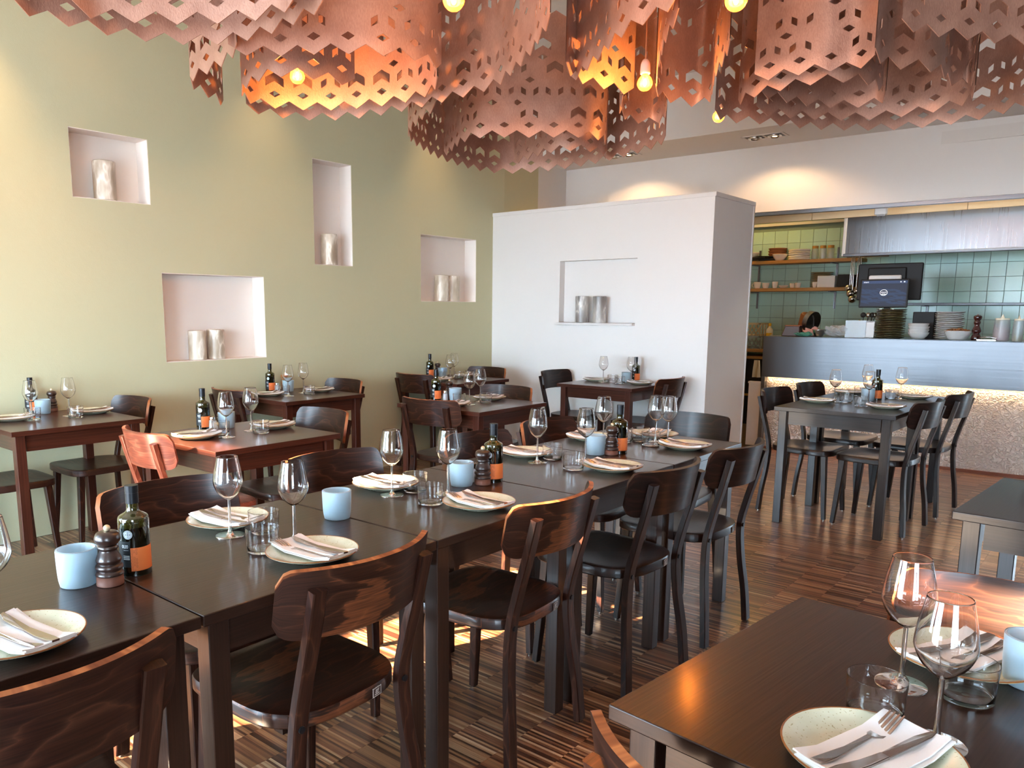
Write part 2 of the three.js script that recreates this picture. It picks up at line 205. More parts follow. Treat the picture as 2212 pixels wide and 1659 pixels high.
// front wall with shop windows; the sun comes through them
const FX = (a, b, y0, y1) => hull(b - a, y1 - y0, 0.16, (a + b) / 2, (y0 + y1) / 2, ZF + 0.08);
struct('wall_front', merge([FX(-5.05, 3.1, 0, 0.35), FX(-5.05, 3.1, 2.776, CEIL), FX(-5.05, -4.78, 0.35, 2.776), FX(-3.1, -2.72, 0.35, 2.776), FX(-1.0, 0.9, 0.35, 2.776), FX(2.8, 3.1, 0.35, 2.776)]), M.white);
[[-4.78, -3.1], [-2.72, -1.0], [0.9, 2.8]].forEach(([a, b], i) => { const w = b - a; struct('window_' + (i + 1), merge([box(0.06, 2.42, 0.06, 0.03, 1.56, 0), box(0.06, 2.42, 0.06, w - 0.03, 1.56, 0), box(0.05, 2.42, 0.06, w / 2, 1.56, 0), box(w, 0.05, 0.06, w / 2, 0.375, 0), box(w, 0.06, 0.08, w / 2, 2.52, 0)]), M.frame, [a, 0, ZF + 0.08]); });
for (const [x0, x1, l] of [[-9, -4.05, 'left'], [-3.62, 4, 'right']]) solo('awning', `grey shop awning outside the front windows, ${l} of its gap`, 'awning', prism([[x0, 1.48], [x1, 1.48], [x1, 3.1], [x0, 3.1]], 2.64, 2.7).applyMatrix4(new THREE.Matrix4().set(1, 0, 0, 0, 0, 1, -0.38, 0.38 * 1.48, 0, 0, 1, 0, 0, 0, 0, 1)), M.awning);
struct('pavement', hull(60, 0.1, 40, 0, -0.1, ZF + 20.2), S({ color: 0x8c8f93, roughness: 0.9 }));

// white partition with a niche and its ledge
{
  const x0 = XW, x1 = -2.662, z0 = -6.075, h = 2.225, n = [-4.095, -3.316, 1.233, 1.78], d = 0.08;
  const sh = new THREE.Shape([[x0, 0], [x1, 0], [x1, h], [x0, h]].map((p) => new THREE.Vector2(...p))); sh.holes.push(new THREE.Path([[n[0], n[2]], [n[0], n[3]], [n[1], n[3]], [n[1], n[2]]].map((p) => new THREE.Vector2(...p))));
  const g = new THREE.ExtrudeGeometry(sh, { depth: d, bevelEnabled: false });
  const w = struct('wall_partition', g, M.white, [0, 0, z0 - d]);
  part('partition_core', hull(x1 - x0, h, 0.72, (x0 + x1) / 2, h / 2, -0.36 - 0.0005), M.white, w);
  part('cap', box(x1 - x0 + 0.012, 0.034, 0.815, (x0 + x1) / 2 + 0.006, h + 0.017, -0.32, 0.003), M.white, w);
  part('niche_ledge', box(0.8, 0.022, 0.13, -3.72, 1.222, 0.055, 0.003), M.white, w);
  part('corner_bead', box(0.014, h, 0.016, x1 + 0.002, h / 2, -0.715), M.pale, w);
}

// ---------------------------------------------------------------- kitchen behind the pass
{
  const WZ = -9.85, T = 0.1475, wall = struct('wall_kitchen', hull(5.2, 3, 0.1, -2.2, 1.5, WZ - 0.056), M.grout);
  const tg = box(T - 0.0035, T - 0.0035, 0.01, 0, 0, 0, 0.0018), mats = [0, 1, 2, 3].map((i) => { const m = M.tile.clone(); m.color.multiplyScalar(0.94 + 0.04 * i); return m; }), r = rng(21);
  for (let i = 0; i < 23; i++) for (let j = 0; j < 10; j++) part('tile', tg, mats[Math.floor(r() * 4)], wall, [-4.05 + i * T + (r() - 0.5) * 0.0006, 0.885 + j * T, WZ - 0.004 + r() * 0.0012], [(r() - 0.5) * 0.006, (r() - 0.5) * 0.006, 0]);
  struct('trim_2', box(3.6, 0.03, 0.05, -2.4, 2.36, WZ + 0.02), M.pale);
  struct('wall_kitchen', hull(0.1, 3, 2.3, -4.33, 1.5, -8.85), M.white); struct('wall_kitchen', hull(0.1, 3, 2.3, 0.45, 1.5, -8.85), M.white);
  struct('floor', hull(4.8, 0.1, 2.3, -1.9, -0.052, -8.85), M.kitchenFloor); struct('ceiling', hull(4.8, 0.1, 2.3, -1.9, 2.75, -8.85), M.ceiling);
  // boarding in front of the kitchen lamps
  const c = group('cornice', 'pale wooden light cornice in three boards above kitchen shelves', 'cornice', [0, 0, -8.15]);
  for (const [a, b] of [[-3.95, -2.585], [-2.58, -1.3], [-1.295, 0.3]]) part('board', box(b - a, 0.075, 0.02, (a + b) / 2, 2.247, 0, 0.002), M.cornice, c);
  part('backing', box(4.3, 0.02, 0.3, -1.8, 2.3, -0.16), M.cornice, c);
  for (const [x, w, l] of [[-3.55, 0.9, 'shelves'], [-1.3, 1.6, 'pass']]) { const z = l === 'pass' ? -8.42 : -9.3, k = group('kitchen_light', `slim ceiling light over the kitchen ${l}, mostly hidden by cornice`, 'light', [x, 2.66, z]); part('housing', box(w, 0.05, 0.14, 0, 0.02, 0, 0.005), M.pale, k); part('diffuser', box(w - 0.06, 0.012, 0.1, 0, -0.012, 0), M.kitchenLamp, k); const a = new THREE.RectAreaLight(l === 'pass' ? 0xfff0dc : 0xffc45a, l === 'pass' ? 22 : 15, w - 0.06, 0.1); a.position.set(0, -0.03, 0); a.rotation.x = -Math.PI / 2; k.add(a); }
  // extractor hood
  const hd = group('extractor_hood', 'brushed stainless steel extractor hood above the kitchen pass', 'hood', [0, 0, 0]);
  { const zf = -8.75, prof = [[zf, 1.89], [zf, 2.6], [WZ + 0.02, 2.6], [WZ + 0.02, 1.99]]; const s = new THREE.Shape(prof.map(([z, y]) => new THREE.Vector2(-z, y)));
    const g = new THREE.ExtrudeGeometry(s, { depth: 2.75, bevelEnabled: false }); g.rotateY(Math.PI / 2); 
    part('hood_body', wuv(g, 'y'), M.steel, hd, [-2.44, 0, 0]); part('side_panel', prism([[-2.446, zf - 0.06], [-2.446, WZ + 0.03], [-2.44, WZ + 0.03], [-2.44, zf - 0.06]], 1.98, 2.33), M.pale, hd);
    part('front_edge', box(2.76, 0.03, 0.03, -1.06, 1.9, zf + 0.01, 0.006), M.steel, hd); part('corner_strip', box(0.03, 0.72, 0.03, -2.44, 2.25, zf + 0.004, 0.006), M.pale, hd); }
  { const hl = part('hood_lamp', box(1.7, 0.02, 0.09, -0.95, 1.975, -9.25), M.kitchenLamp, hd), a = new THREE.RectAreaLight(0xfff6ea, 75, 1.66, 0.08); a.position.set(-0.95, 1.96, -9.25); a.rotation.x = -Math.PI / 2 + 0.35; hd.add(a); }
  // shelves on the left
  for (const [y, l] of [[1.905, 'upper'], [1.585, 'lower']]) { const s = group('wall_shelf', `${l} wooden wall shelf on the green kitchen tiles`, 'shelf', [-3.2, y, WZ + 0.15]); part('plank', wuv(box(1.72, 0.038, 0.3, -0.15, 0, 0, 0.003), 'x'), M.shelfWood, s); for (const x of [-0.5, 0.4]) part('bracket', merge([box(0.022, 0.2, 0.012, x, -0.12, -0.138), box(0.022, 0.012, 0.24, x, -0.025, -0.02), box(0.022, 0.14, 0.012, x, 0.09, -0.14)]), M.steel, s); }
  const sr = group('wall_shelf', 'steel wall shelf across the bright green kitchen tiles', 'shelf', [-0.9, 1.415, WZ + 0.14]); part('plank', box(2.3, 0.025, 0.26, 0.05, 0, 0, 0.004), M.steel, sr); for (const x of [-0.95, 0.02, 0.7]) part('bracket', merge([box(0.024, 0.24, 0.012, x, -0.12, -0.125), box(0.024, 0.012, 0.22, x, -0.02, -0.02)]), M.steel, sr);
  // counter
  const ct = group('kitchen_counter', 'serving counter with steel front, glowing strip and embossed panel', 'counter', [0, 0, -7.662]);
  part('steel_front', wuv(box(3.18, 0.389, 0.06, -1.21, 0.9055, -0.03, 0.002), 'x'), M.steelDark, ct); part('countertop', wuv(box(3.18, 0.03, 0.66, -1.21, 1.086, -0.38), 'x'), M.steel, ct);
  part('embossed_panel', hull(3.14, 0.69, 0.04, -1.195, 0.355, -0.085, 1.2), M.relief, ct); part('end_post', box(0.035, 0.72, 0.1, -2.782, 0.36, -0.05), M.steel, ct); part('base_cabinet', box(3.1, 1.05, 0.5, -1.2, 0.53, -0.4), M.darkWood, ct); part('light_strip', box(3.1, 0.006, 0.012, -1.2, 0.7085, -0.045), M.led, ct);
  const la = new THREE.RectAreaLight(0xffcf98, 32, 3.1, 0.012); la.position.set(-1.2, 0.704, -0.045); la.rotation.set(-Math.PI / 2, 0, 0); ct.add(la);
  struct('baseboard_counter', box(3.4, 0.025, 0.02, -1.1, 0.0125, -7.715), S({ color: 0x7a3d20, roughness: 0.5 }));
  // worktop at the back with rack below
  const bt = group('back_worktop', 'yellowish kitchen worktop over dark shelving behind the doorway', 'worktop', [-3.62, 0, -9.5]);
  part('worktop', wuv(box(1.15, 0.035, 0.6, 0, 0.88, 0, 0.003), 'x'), M.shelfWood, bt); part('worktop_board', wuv(box(0.5, 0.03, 0.5, 0.32, 0.8, 0.06), 'x'), M.shelfWood, bt); part('cabinet', box(1.1, 0.78, 0.5, 0, 0.39, -0.04), M.darkWood, bt); for (const x of [-0.5, 0.02, 0.3]) part('upright', box(0.05, 0.86, 0.05, x, 0.43, 0.26), M.darkWood, bt); part('rung', box(0.5, 0.025, 0.03, 0.28, 0.36, 0.28), M.ochre, bt);
  solo('towel', 'cream cloth hanging from the dark kitchen shelving', 'cloth', board(6, 8, (u, v) => V3((u - 0.5) * 0.09 * (0.7 + 0.3 * v), -v * 0.2, 0.012 * Math.sin(u * 9 + v * 2)), 0.006), M.cream, [-3.42, 0.77, -9.2]);
  solo('red_canister', 'slim red canister in the dark kitchen shelving', 'canister', lathe(smooth([[0, 0], [0.022, 0.002], [0.022, 0.14], [0.012, 0.16], [0, 0.162]])), M.red, [-3.16, 0.52, -9.18]);
  const wp = group('half_door', 'low white half door left of the serving counter', 'door', [-2.9, 0, -7.8]); part('panel', box(0.12, 0.62, 0.05, 0, 0.32, 0, 0.003), M.white, wp); part('top_rail', box(0.13, 0.018, 0.06, 0, 0.639, 0), M.white, wp);
  // crates and bottle on the worktop
  const cr = (label, mat, y, w) => { const k = group('crate', label, 'crate', [-3.6, y, -9.42]); const h = 0.14; part('rim', merge([box(w, 0.016, 0.02, 0, h, 0.14), box(w, 0.016, 0.02, 0, h, -0.14), box(0.02, 0.016, 0.3, w / 2 - 0.01, h, 0), box(0.02, 0.016, 0.3, -w / 2 + 0.01, h, 0)]), mat, k); part('base', box(w - 0.02, 0.012, 0.28, 0, 0.008, 0), mat, k); const b = []; for (let i = 0; i < 7; i++) { const x = -w / 2 + 0.02 + (i * (w - 0.04)) / 6; b.push(at(box(0.012, h * 1.15, 0.008), x, h / 2, 0.145, 0, 0, 0.5), at(box(0.012, h * 1.15, 0.008), x, h / 2, 0.145, 0, 0, -0.5)); } for (let i = 0; i < 4; i++) b.push(box(0.008, h, 0.02, w / 2 - 0.006, h / 2, -0.12 + i * 0.08)); part('lattice', merge(b), mat, k); };
  cr('grey lattice crate, lower of two on the worktop', M.crateGrey, 0.898, 0.34); cr('tan lattice crate, upper of two on the worktop', M.crate, 1.048, 0.32);
  const wb = group('cleaner_bottle', 'white bottle with yellow cap behind the counter', 'bottle', [-3.37, 0.898, -9.4]); part('body', lathe(smooth([[0, 0], [0.036, 0.004], [0.038, 0.19], [0.034, 0.225], [0.016, 0.25], [0.014, 0.262], [0, 0.262]])), M.cream, wb); part('cap', cyl(0.016, 0.036, 0, 0.28, 0), M.yellow, wb); part('sticker', cyl(0.0386, 0.07, -0.0006, 0.15, 0.0006), M.yellow, wb);
  // crockery on the shelves
  const bowlP = (r, h) => lathe(smooth([[0, 0.004], [r * 0.45, 0], [r * 0.8, h * 0.45], [r, h], [r - 0.006, h], [r * 0.75, h * 0.5], [r * 0.4, 0.01], [0, 0.01]], 2)), plateP = (r) => lathe([[0, 0], [r * 0.6, 0], [r, 0.014], [r, 0.018], [r * 0.62, 0.006], [0, 0.006]]);
  const nth = ['topmost', 'second', 'third', 'fourth', 'fifth', 'sixth', 'seventh', 'eighth', 'ninth', 'tenth', 'eleventh', 'twelfth', 'thirteenth', 'fourteenth', 'fifteenth', 'sixteenth', 'seventeenth'], ofTop = (i, n) => nth[n - 1 - i] + (i === n - 1 ? '' : ' from top');
  const stack = (name, cat, label, geo, mat, n, dy, x, y, z, grp, jx = 0.004) => { const r2 = rng(Math.round(1000 + x * 97 + y * 31)); for (let i = 0; i < n; i++) solo(name, label + ', ' + ofTop(i, n), cat, geo, mat, [x + (r2() - 0.5) * jx, y + i * dy, z + (r2() - 0.5) * jx], [0, r2() * 6, 0], grp); };
  const y1 = 1.9245, y2 = 1.6045, sz = -9.7;
  stack('tray', 'tray', 'black serving tray lying at left end of upper kitchen shelf', box(0.3, 0.014, 0.22, 0, 0.007, 0, 0.003), M.black, 4, 0.0145, -3.6, y1, sz, 'black trays on the upper shelf', 0.01);
  solo('bowl', 'small white bowl on trays at the upper shelf', 'bowl', bowlP(0.06, 0.05), M.ceramic, [-3.72, y1 + 0.058, sz]);
  solo('bowl', 'lone cream bowl at the front of upper shelf', 'bowl', bowlP(0.085, 0.07), M.ceramic, [-3.39, y1, sz + 0.06]); stack('bowl', 'bowl', 'brownish bowl in the tall upper shelf stack', bowlP(0.105, 0.06), M.rust, 4, 0.03, -3.47, y1 + 0.0, sz - 0.08, 'stacked brown bowls on the upper shelf');
  stack('plate', 'plate', 'thick cream plate in the stack on upper shelf', lathe(smooth([[0, 0], [0.1, 0.0], [0.118, 0.012], [0.118, 0.022], [0.1, 0.024], [0, 0.024]], 2)), M.ceramic, 5, 0.0245, -3.18, y1, sz + 0.03, 'stacked cream plates on the upper shelf');
  for (let i = 0; i < 3; i++) { const j = group('jar', ['left', 'middle', 'right'][i] + ' one of three lidded glass jars on upper shelf', 'jar', [-3.02 + i * 0.085, y1, sz - 0.02], 0, 'glass jars on the upper shelf'); part('body', lathe(smooth([[0, 0], [0.036, 0.003], [0.038, 0.11], [0.03, 0.13]])), M.clearPlastic, j); part('lid', cyl(0.034, 0.03, 0, 0.142, 0), M.ochre, j); }
  const cup = (label, x, r, h, hdl, grp) => { const k = group('cup', label, 'cup', [x, y2, sz + 0.08], 0, grp); part('body', lathe(smooth([[0, 0.003], [r * 0.6, 0], [r * 0.85, h * 0.4], [r, h], [r - 0.004, h], [r * 0.6, h * 0.3], [0, h * 0.2]], 2)), M.ceramic, k); if (hdl) part('handle', at(new THREE.TorusGeometry(h * 0.3, 0.005, 6, 14), -r, h * 0.55, 0), M.ceramic, k); };
  cup('white coffee cup with handle at left of lower shelf', -3.63, 0.042, 0.07, 1); cup('wide handleless cup second on lower shelf', -3.53, 0.042, 0.06, 0); cup('tall tapered cup third on lower kitchen shelf', -3.42, 0.034, 0.07, 0); cup('small cup left of pair on lower shelf', -3.22, 0.03, 0.05, 0); cup('small cup right of pair on lower shelf', -3.155, 0.034, 0.055, 1); cup('white egg cup beside the tan plate stack', -2.97, 0.026, 0.06, 0);
  solo('saucer', 'cream saucer between cups on lower shelf', 'saucer', bowlP(0.055, 0.03), M.ceramic, [-3.32, y2, sz + 0.08]); stack('plate', 'plate', 'tan plate in the lower shelf stack', plateP(0.12), M.crate, 9, 0.02, -2.95, y2, sz - 0.1, 'tan plates stacked on the lower shelf');
  solo('napkin_box', 'white box of napkins on the lower shelf', 'box', box(0.19, 0.13, 0.14, 0, 0.065, 0, 0.004), M.pale, [-2.84, y2, sz + 0.04]); solo('black_tub', 'black tub between white box and hanging ladles', 'tub', box(0.165, 0.14, 0.15, 0, 0.07, 0, 0.012), M.black, [-2.64, y2, sz + 0.04]); solo('spice_box', 'rusty brown box right of the black tub', 'box', box(0.1, 0.15, 0.12, 0, 0.075, 0, 0.004), M.rust, [-2.49, y2, sz]);
  // ladles on a rail
  const lad = solo('utensil_rail', 'steel rail holding ladles beneath the hood', 'rail', cyl(0.008, 0.42, 0, 0, 0, 10).rotateZ(Math.PI / 2), M.chrome, [-2.4, 1.925, -9.5]);
  for (let i = 0; i < 6; i++) { const k = group('ladle', 'steel ladle hanging under the hood, ' + (i ? nth[i] : 'first') + ' from left', 'ladle', [-2.56 + i * 0.022, 1.92, -9.5 + (i % 3) * 0.025], 0.3 * i, 'steel ladles hanging under the hood'); const L = 0.3 + 0.03 * ((i * 2) % 5); part('handle', tube([[0, 0.01, 0], [0, -L * 0.5, 0.004], [0, -L, 0]], 0.005), M.chrome, k); part('bowl', at(new THREE.SphereGeometry(0.045, 16, 10, 0, 6.3, 0, 1.7), 0, -L - 0.03, 0.02, 2.3), M.chrome, k); }
  // things on the pass
  const CY = 1.101;
  { const k = group('card_terminal', 'dark brown sloped printer box at left end of counter', 'printer', [-2.62, CY, -7.9], 0.1); const s = new THREE.Shape([[-0.07, 0], [0.08, 0], [0.08, 0.085], [-0.04, 0.085]].map((p) => new THREE.Vector2(...p))); part('body', new THREE.ExtrudeGeometry(s, { depth: 0.14, bevelEnabled: true, bevelSize: 0.006, bevelThickness: 0.006, bevelSegments: 1 }).translate(0, 0.006, -0.07), S({ color: 0x4a3630, roughness: 0.4 }), k); part('lid', box(0.14, 0.008, 0.15, 0.02, 0.1, 0), M.rust, k); }
  { const k = group('meat_slicer', 'copper and chrome meat slicer standing at kitchen pass', 'slicer', [-2.5, CY, -8.0], -0.35); part('base', box(0.2, 0.06, 0.2, 0, 0.03, 0, 0.02), M.chrome, k); part('blade_guard', at(new THREE.CylinderGeometry(0.1, 0.1, 0.05, 28), 0.03, 0.14, 0, 0, 0, 1.35), M.steel, k); part('body', at(new RoundedBoxGeometry(0.09, 0.2, 0.12, 3, 0.035), -0.04, 0.13, 0, 0, 0, -0.22), M.copper, k); part('handle', tube([[0.06, 0.2, 0.03], [0.1, 0.16, 0.06], [0.11, 0.08, 0.07]], 0.007), M.black, k); part('knob', at(new THREE.SphereGeometry(0.018, 12, 8), -0.11, 0.08, 0.05), M.chrome, k); }
  const lump = (w, h, d, s) => { const g = new THREE.IcosahedronGeometry(1, 4), p = g.attributes.position; for (let i = 0; i < p.count; i++) { const a = V3().fromBufferAttribute(p, i), q = 1 + 0.22 * Math.sin(a.x * 5 + s) * Math.cos(a.z * 4 + s) + 0.12 * Math.sin(a.y * 7 + a.x * 9 + s); p.setXYZ(i, a.x * w * q, Math.max(0, (a.y * 0.5 + 0.5) * h * q), a.z * d * q); } g.computeVertexNormals(); return g; };
  solo('pink_cloth', 'crumpled pink cloth heaped beside the slicer', 'cloth', lump(0.1, 0.075, 0.06, 1), M.pink, [-2.41, CY, -7.88]); solo('green_cloth', 'crumpled green cloth under the pink one', 'cloth', lump(0.075, 0.04, 0.05, 3), M.greenCloth, [-2.47, CY, -7.8]);
  solo('steel_bowl', 'small steel bowl on the counter by cloths', 'bowl', bowlP(0.062, 0.065), M.chrome, [-2.35, CY, -7.84]); solo('paper_bag', 'crumpled pale plastic bag on the counter', 'bag', lump(0.11, 0.1, 0.07, 5), M.clearPlastic, [-2.2, CY, -7.9]);
  { const k = group('plastic_container', 'clear square container of dark utensils on the counter', 'container', [-2.04, CY, -7.92]); part('tub', merge([box(0.17, 0.004, 0.13, 0, 0.002, 0), box(0.17, 0.15, 0.004, 0, 0.077, 0.065), box(0.17, 0.15, 0.004, 0, 0.077, -0.065), box(0.004, 0.15, 0.13, 0.085, 0.077, 0), box(0.004, 0.15, 0.13, -0.085, 0.077, 0)]), M.clearPlastic, k); part('contents', lump(0.07, 0.13, 0.05, 8).translate(0.01, 0.005, 0), M.ochre, k); part('rim', merge([box(0.18, 0.008, 0.008, 0, 0.152, 0.067), box(0.18, 0.008, 0.008, 0, 0.152, -0.067)]), M.clearPlastic, k); }
  for (let i = 0; i < 4; i++) { const k = group('kitchen_spoon', 'serving spoon in the clear container, ' + (i ? nth[i] : 'first') + ' from left', 'spoon', [-2.0 + i * 0.028, CY + 0.04, -7.94], i, 'serving spoons in the container'); part('handle', at(cyl(0.005, 0.16, 0, 0.08, 0, 8), 0, 0, 0, 0.1), M.black, k); part('head', at(new THREE.SphereGeometry(0.024, 12, 8), 0, 0.165, 0.016), i % 2 ? M.chrome : M.black, k); }
  { const k = group('plastic_container', 'tall white plastic container left of dark plate stack', 'container', [-1.92, CY, -7.9]); part('tub', box(0.075, 0.145, 0.08, 0, 0.0725, 0, 0.008), M.pale, k); part('lid', box(0.082, 0.008, 0.088, 0, 0.149, 0, 0.003), M.clearPlastic, k); }
  stack('plate', 'plate', 'dark olive plate in the stack under the till', lathe([[0, 0], [0.085, 0], [0.122, 0.01], [0.124, 0.0145], [0.12, 0.0145], [0.083, 0.005], [0, 0.005]], 36), M.darkPlate, 17, 0.0153, -1.77, CY, -7.92, 'dark olive plates stacked under the till', 0.006);
  solo('black_box', 'black box behind the white plates on counter', 'box', box(0.17, 0.235, 0.12, 0, 0.1175, 0, 0.006), M.black, [-1.53, CY, -8.08]);
  stack('bowl', 'bowl', 'white bowl in the stack between black box and till', bowlP(0.082, 0.055), M.ceramicGrey, 4, 0.026, -1.53, CY, -7.86, 'white bowls stacked on the counter', 0.012);
  stack('plate', 'plate', 'white plate in the tall stack on the steel counter', lathe([[0, 0], [0.08, 0], [0.108, 0.012], [0.11, 0.0165], [0.106, 0.0165], [0.078, 0.005], [0, 0.005]], 36), M.ceramicGrey, 14, 0.017, -1.32, CY, -7.98, 'white plates stacked on the counter', 0.012);
  { const k = group('bowl', 'wide white bowl of nuts before the plate stack', 'bowl', [-1.23, CY, -7.85]); part('shell', lathe(smooth([[0, 0.003], [0.06, 0], [0.09, 0.045], [0.102, 0.075], [0.098, 0.075], [0.08, 0.04], [0, 0.012]], 2)), M.ceramicGrey, k); const f = part('nuts', merge(Array.from({ length: 60 }, (_, i) => at(new THREE.IcosahedronGeometry(0.011, 0), Math.cos(i * 2.4) * 0.085 * Math.sqrt(i / 60), 0.068 + 0.016 * (1 - i / 60) + 0.004 * (i % 3), Math.sin(i * 2.4) * 0.085 * Math.sqrt(i / 60), i, i * 2))), M.nuts, k); f.userData.kind = 'stuff'; }
  { const k = group('pepper_mill', 'tall glossy dark red pepper mill on the steel counter', 'pepper mill', [-1.1, CY, -7.86]); part('body', lathe(smooth([[0, 0], [0.034, 0.002], [0.032, 0.04], [0.022, 0.055], [0.034, 0.075], [0.03, 0.095], [0.019, 0.125], [0.026, 0.15], [0.02, 0.165], [0.03, 0.185], [0.026, 0.205], [0, 0.212]], 3)), M.millRed, k); part('knob', at(new THREE.SphereGeometry(0.006, 10, 8), 0, 0.216, 0), M.chrome, k); }
  const squeeze = (label, x, r, h, mat, fill, z) => { const k = group('squeeze_bottle', label, 'bottle', [x, CY, z]); part('body', lathe(smooth([[0, 0], [r, 0.003], [r, h * 0.72], [r * 0.8, h * 0.78]], 3)), mat, k); part('cap', merge([cyl(r * 0.92, 0.024, 0, h * 0.79, 0), at(new THREE.ConeGeometry(r * 0.4, h * 0.2, 14), 0, h * 0.9, 0)]), M.cream, k); part('contents', cyl(r * 0.94, h * fill, 0, (h * fill) / 2 + 0.004, 0), fill < 0.3 ? M.oliveOil : M.pink, k); };
  squeeze('squat squeeze bottle of pink sauce on the counter', -0.93, 0.055, 0.22, M.clearPlastic, 0.5, -7.9); squeeze('slim squeeze bottle with olive oil at counter right', -0.815, 0.036, 0.215, M.clearPlastic, 0.2, -7.88);
  { const k = group('cutlery_tray', 'flat pile of foil and tongs right of red mill', 'tray', [-1.02, CY, -7.86]); part('tray', box(0.14, 0.012, 0.08, 0, 0.006, 0, 0.003), M.chrome, k); part('tongs', tube([[-0.07, 0.02, 0], [0, 0.03, 0.02], [0.07, 0.02, 0.01]], 0.005), M.chrome, k); }
  for (const [x, l] of [[-1.97, 'left'], [-1.86, 'right']]) { const k = group('order_card', `dark blue card clipped ${l} of the pair on tiles`, 'card', [x, 1.31, -8.4]); part('board', box(0.062, 0.09, 0.006), M.pale, k); part('face', box(0.05, 0.086, 0.003, 0, 0, 0.005), M.navy, k); part('clip', box(0.02, 0.012, 0.008, 0, 0.046, 0.004), M.chrome, k); part('stem', cyl(0.004, 0.28, 0, -0.15, 0, 8), M.chrome, k); }
  // till screens
  { const k = group('till_monitor', 'large black till monitor seen from behind, pale bracket', 'monitor', [-1.87, 1.61, -8.2], 0.05); part('shell', at(new RoundedBoxGeometry(0.535, 0.335, 0.04, 2, 0.012), 0, 0, 0), M.screenPlastic, k); part('back_bulge', at(new RoundedBoxGeometry(0.32, 0.2, 0.03, 2, 0.014), -0.02, 0.03, 0.03), M.black, k); part('mount_plate', at(new RoundedBoxGeometry(0.27, 0.16, 0.03, 2, 0.014), -0.03, -0.02, 0.045), M.pale, k); part('hook', merge([box(0.1, 0.03, 0.02, -0.02, -0.035, 0.066), box(0.02, 0.05, 0.02, 0.03, -0.03, 0.066)]), M.black, k); part('stand', box(0.05, 0.4, 0.04, 0, -0.33, 0.0), M.black, k); }
  { const t = canvasTex(512, 352, (g, w, h) => { g.fillStyle = '#0b1a33'; g.fillRect(0, 0, w, h); g.fillStyle = '#142a4a'; for (let i = 0; i < 40; i++) { g.beginPath(); g.ellipse((i * 97) % w, 120 + ((i * 53) % 200), 60, 10, 0.2, 0, 7); g.fill(); } g.fillStyle = '#24385c'; g.fillRect(0, 0, w, 38); g.fillStyle = '#e8eef5'; g.font = 'bold 26px sans-serif'; g.fillText('start', 16, 28); g.fillRect(430, 10, 16, 16); g.fillRect(470, 10, 16, 16); g.beginPath(); g.arc(w / 2, h / 2 - 10, 44, 0, 7); g.fillStyle = '#f4f7fa'; g.fill(); g.beginPath(); g.arc(w / 2, h / 2 - 10, 38, 0, 7); g.fillStyle = '#16233a'; g.fill(); g.fillStyle = '#f4f7fa'; g.font = 'bold 27px sans-serif'; g.textAlign = 'center'; g.fillText('start', w / 2, h / 2 - 6); g.fillRect(w / 2 - 24, h / 2 + 6, 48, 12); });
    const k = group('till_screen', 'till touch screen with dark blue start page', 'screen', [-1.85, 1.5, -7.95], 0.06); part('bezel', at(new RoundedBoxGeometry(0.395, 0.255, 0.022, 2, 0.008), 0, 0, 0, -0.08), M.screenPlastic, k); part('display', at(new THREE.PlaneGeometry(0.365, 0.225), 0, 0, 0.0125, -0.08), S({ map: t, roughness: 0.55, emissive: 0xffffff, emissiveMap: t, emissiveIntensity: 0.25 }), k, [0, 0.0003, 0]); part('arm', box(0.06, 0.05, 0.2, 0, -0.1, -0.11), M.black, k); }
  { const k = group('motion_sensor', 'small white sensor box below the kitchen lintel', 'sensor', [-1.9, 2.21, -7.83]); part('housing', box(0.1, 0.07, 0.05, 0, 0.005, 0, 0.01), M.pale, k); part('lens', box(0.07, 0.03, 0.03, 0, -0.025, 0.008, 0.008), M.clearPlastic, k); }
}

// ---------------------------------------------------------------- soffit spotlights and wall washers
function twinSpot(x, z, label) {
  const k = group('recessed_spotlight', label, 'spotlight', [x, YC, z], 0.0447);
  part('frame', merge([box(0.36, 0.006, 0.02, 0, -0.003, 0.08), box(0.36, 0.006, 0.02, 0, -0.003, -0.08), box(0.02, 0.006, 0.18, 0.17, -0.003, 0), box(0.02, 0.006, 0.18, -0.17, -0.003, 0), box(0.02, 0.006, 0.15, 0, -0.003, 0)]), M.white, k); part('recess', box(0.33, 0.003, 0.15, 0, -0.0015, 0), M.darkMetal, k);
  for (const s of [-1, 1]) { const l = part('lamp', lathe([[0.058, 0], [0.06, -0.012], [0.05, -0.016], [0.044, -0.006]], 24), M.chrome, k, [s * 0.085, -0.003, 0]); part('lamp_face', cyl(0.02, 0.004, 0, -0.009, 0), s > 0 ? M.lampFace : M.chrome, l);
    if (s > 0) { const a = new THREE.SpotLight(0xffd2a0, 1.6, 6, 1.24, 0.25, 2); a.position.set(x + 0.085, YC - 0.02, z); a.target.position.set(x + 0.085, 0.3, z); a.castShadow = true; a.shadow.radius = 1; scene.add(a, a.target); } }
}
twinSpot(-2.73, -7.2, 'twin recessed spotlight in the lowered ceiling, right of pendant'); twinSpot(-4.12, -7.14, 'twin recessed spotlight in the lowered ceiling, partly behind pendant');
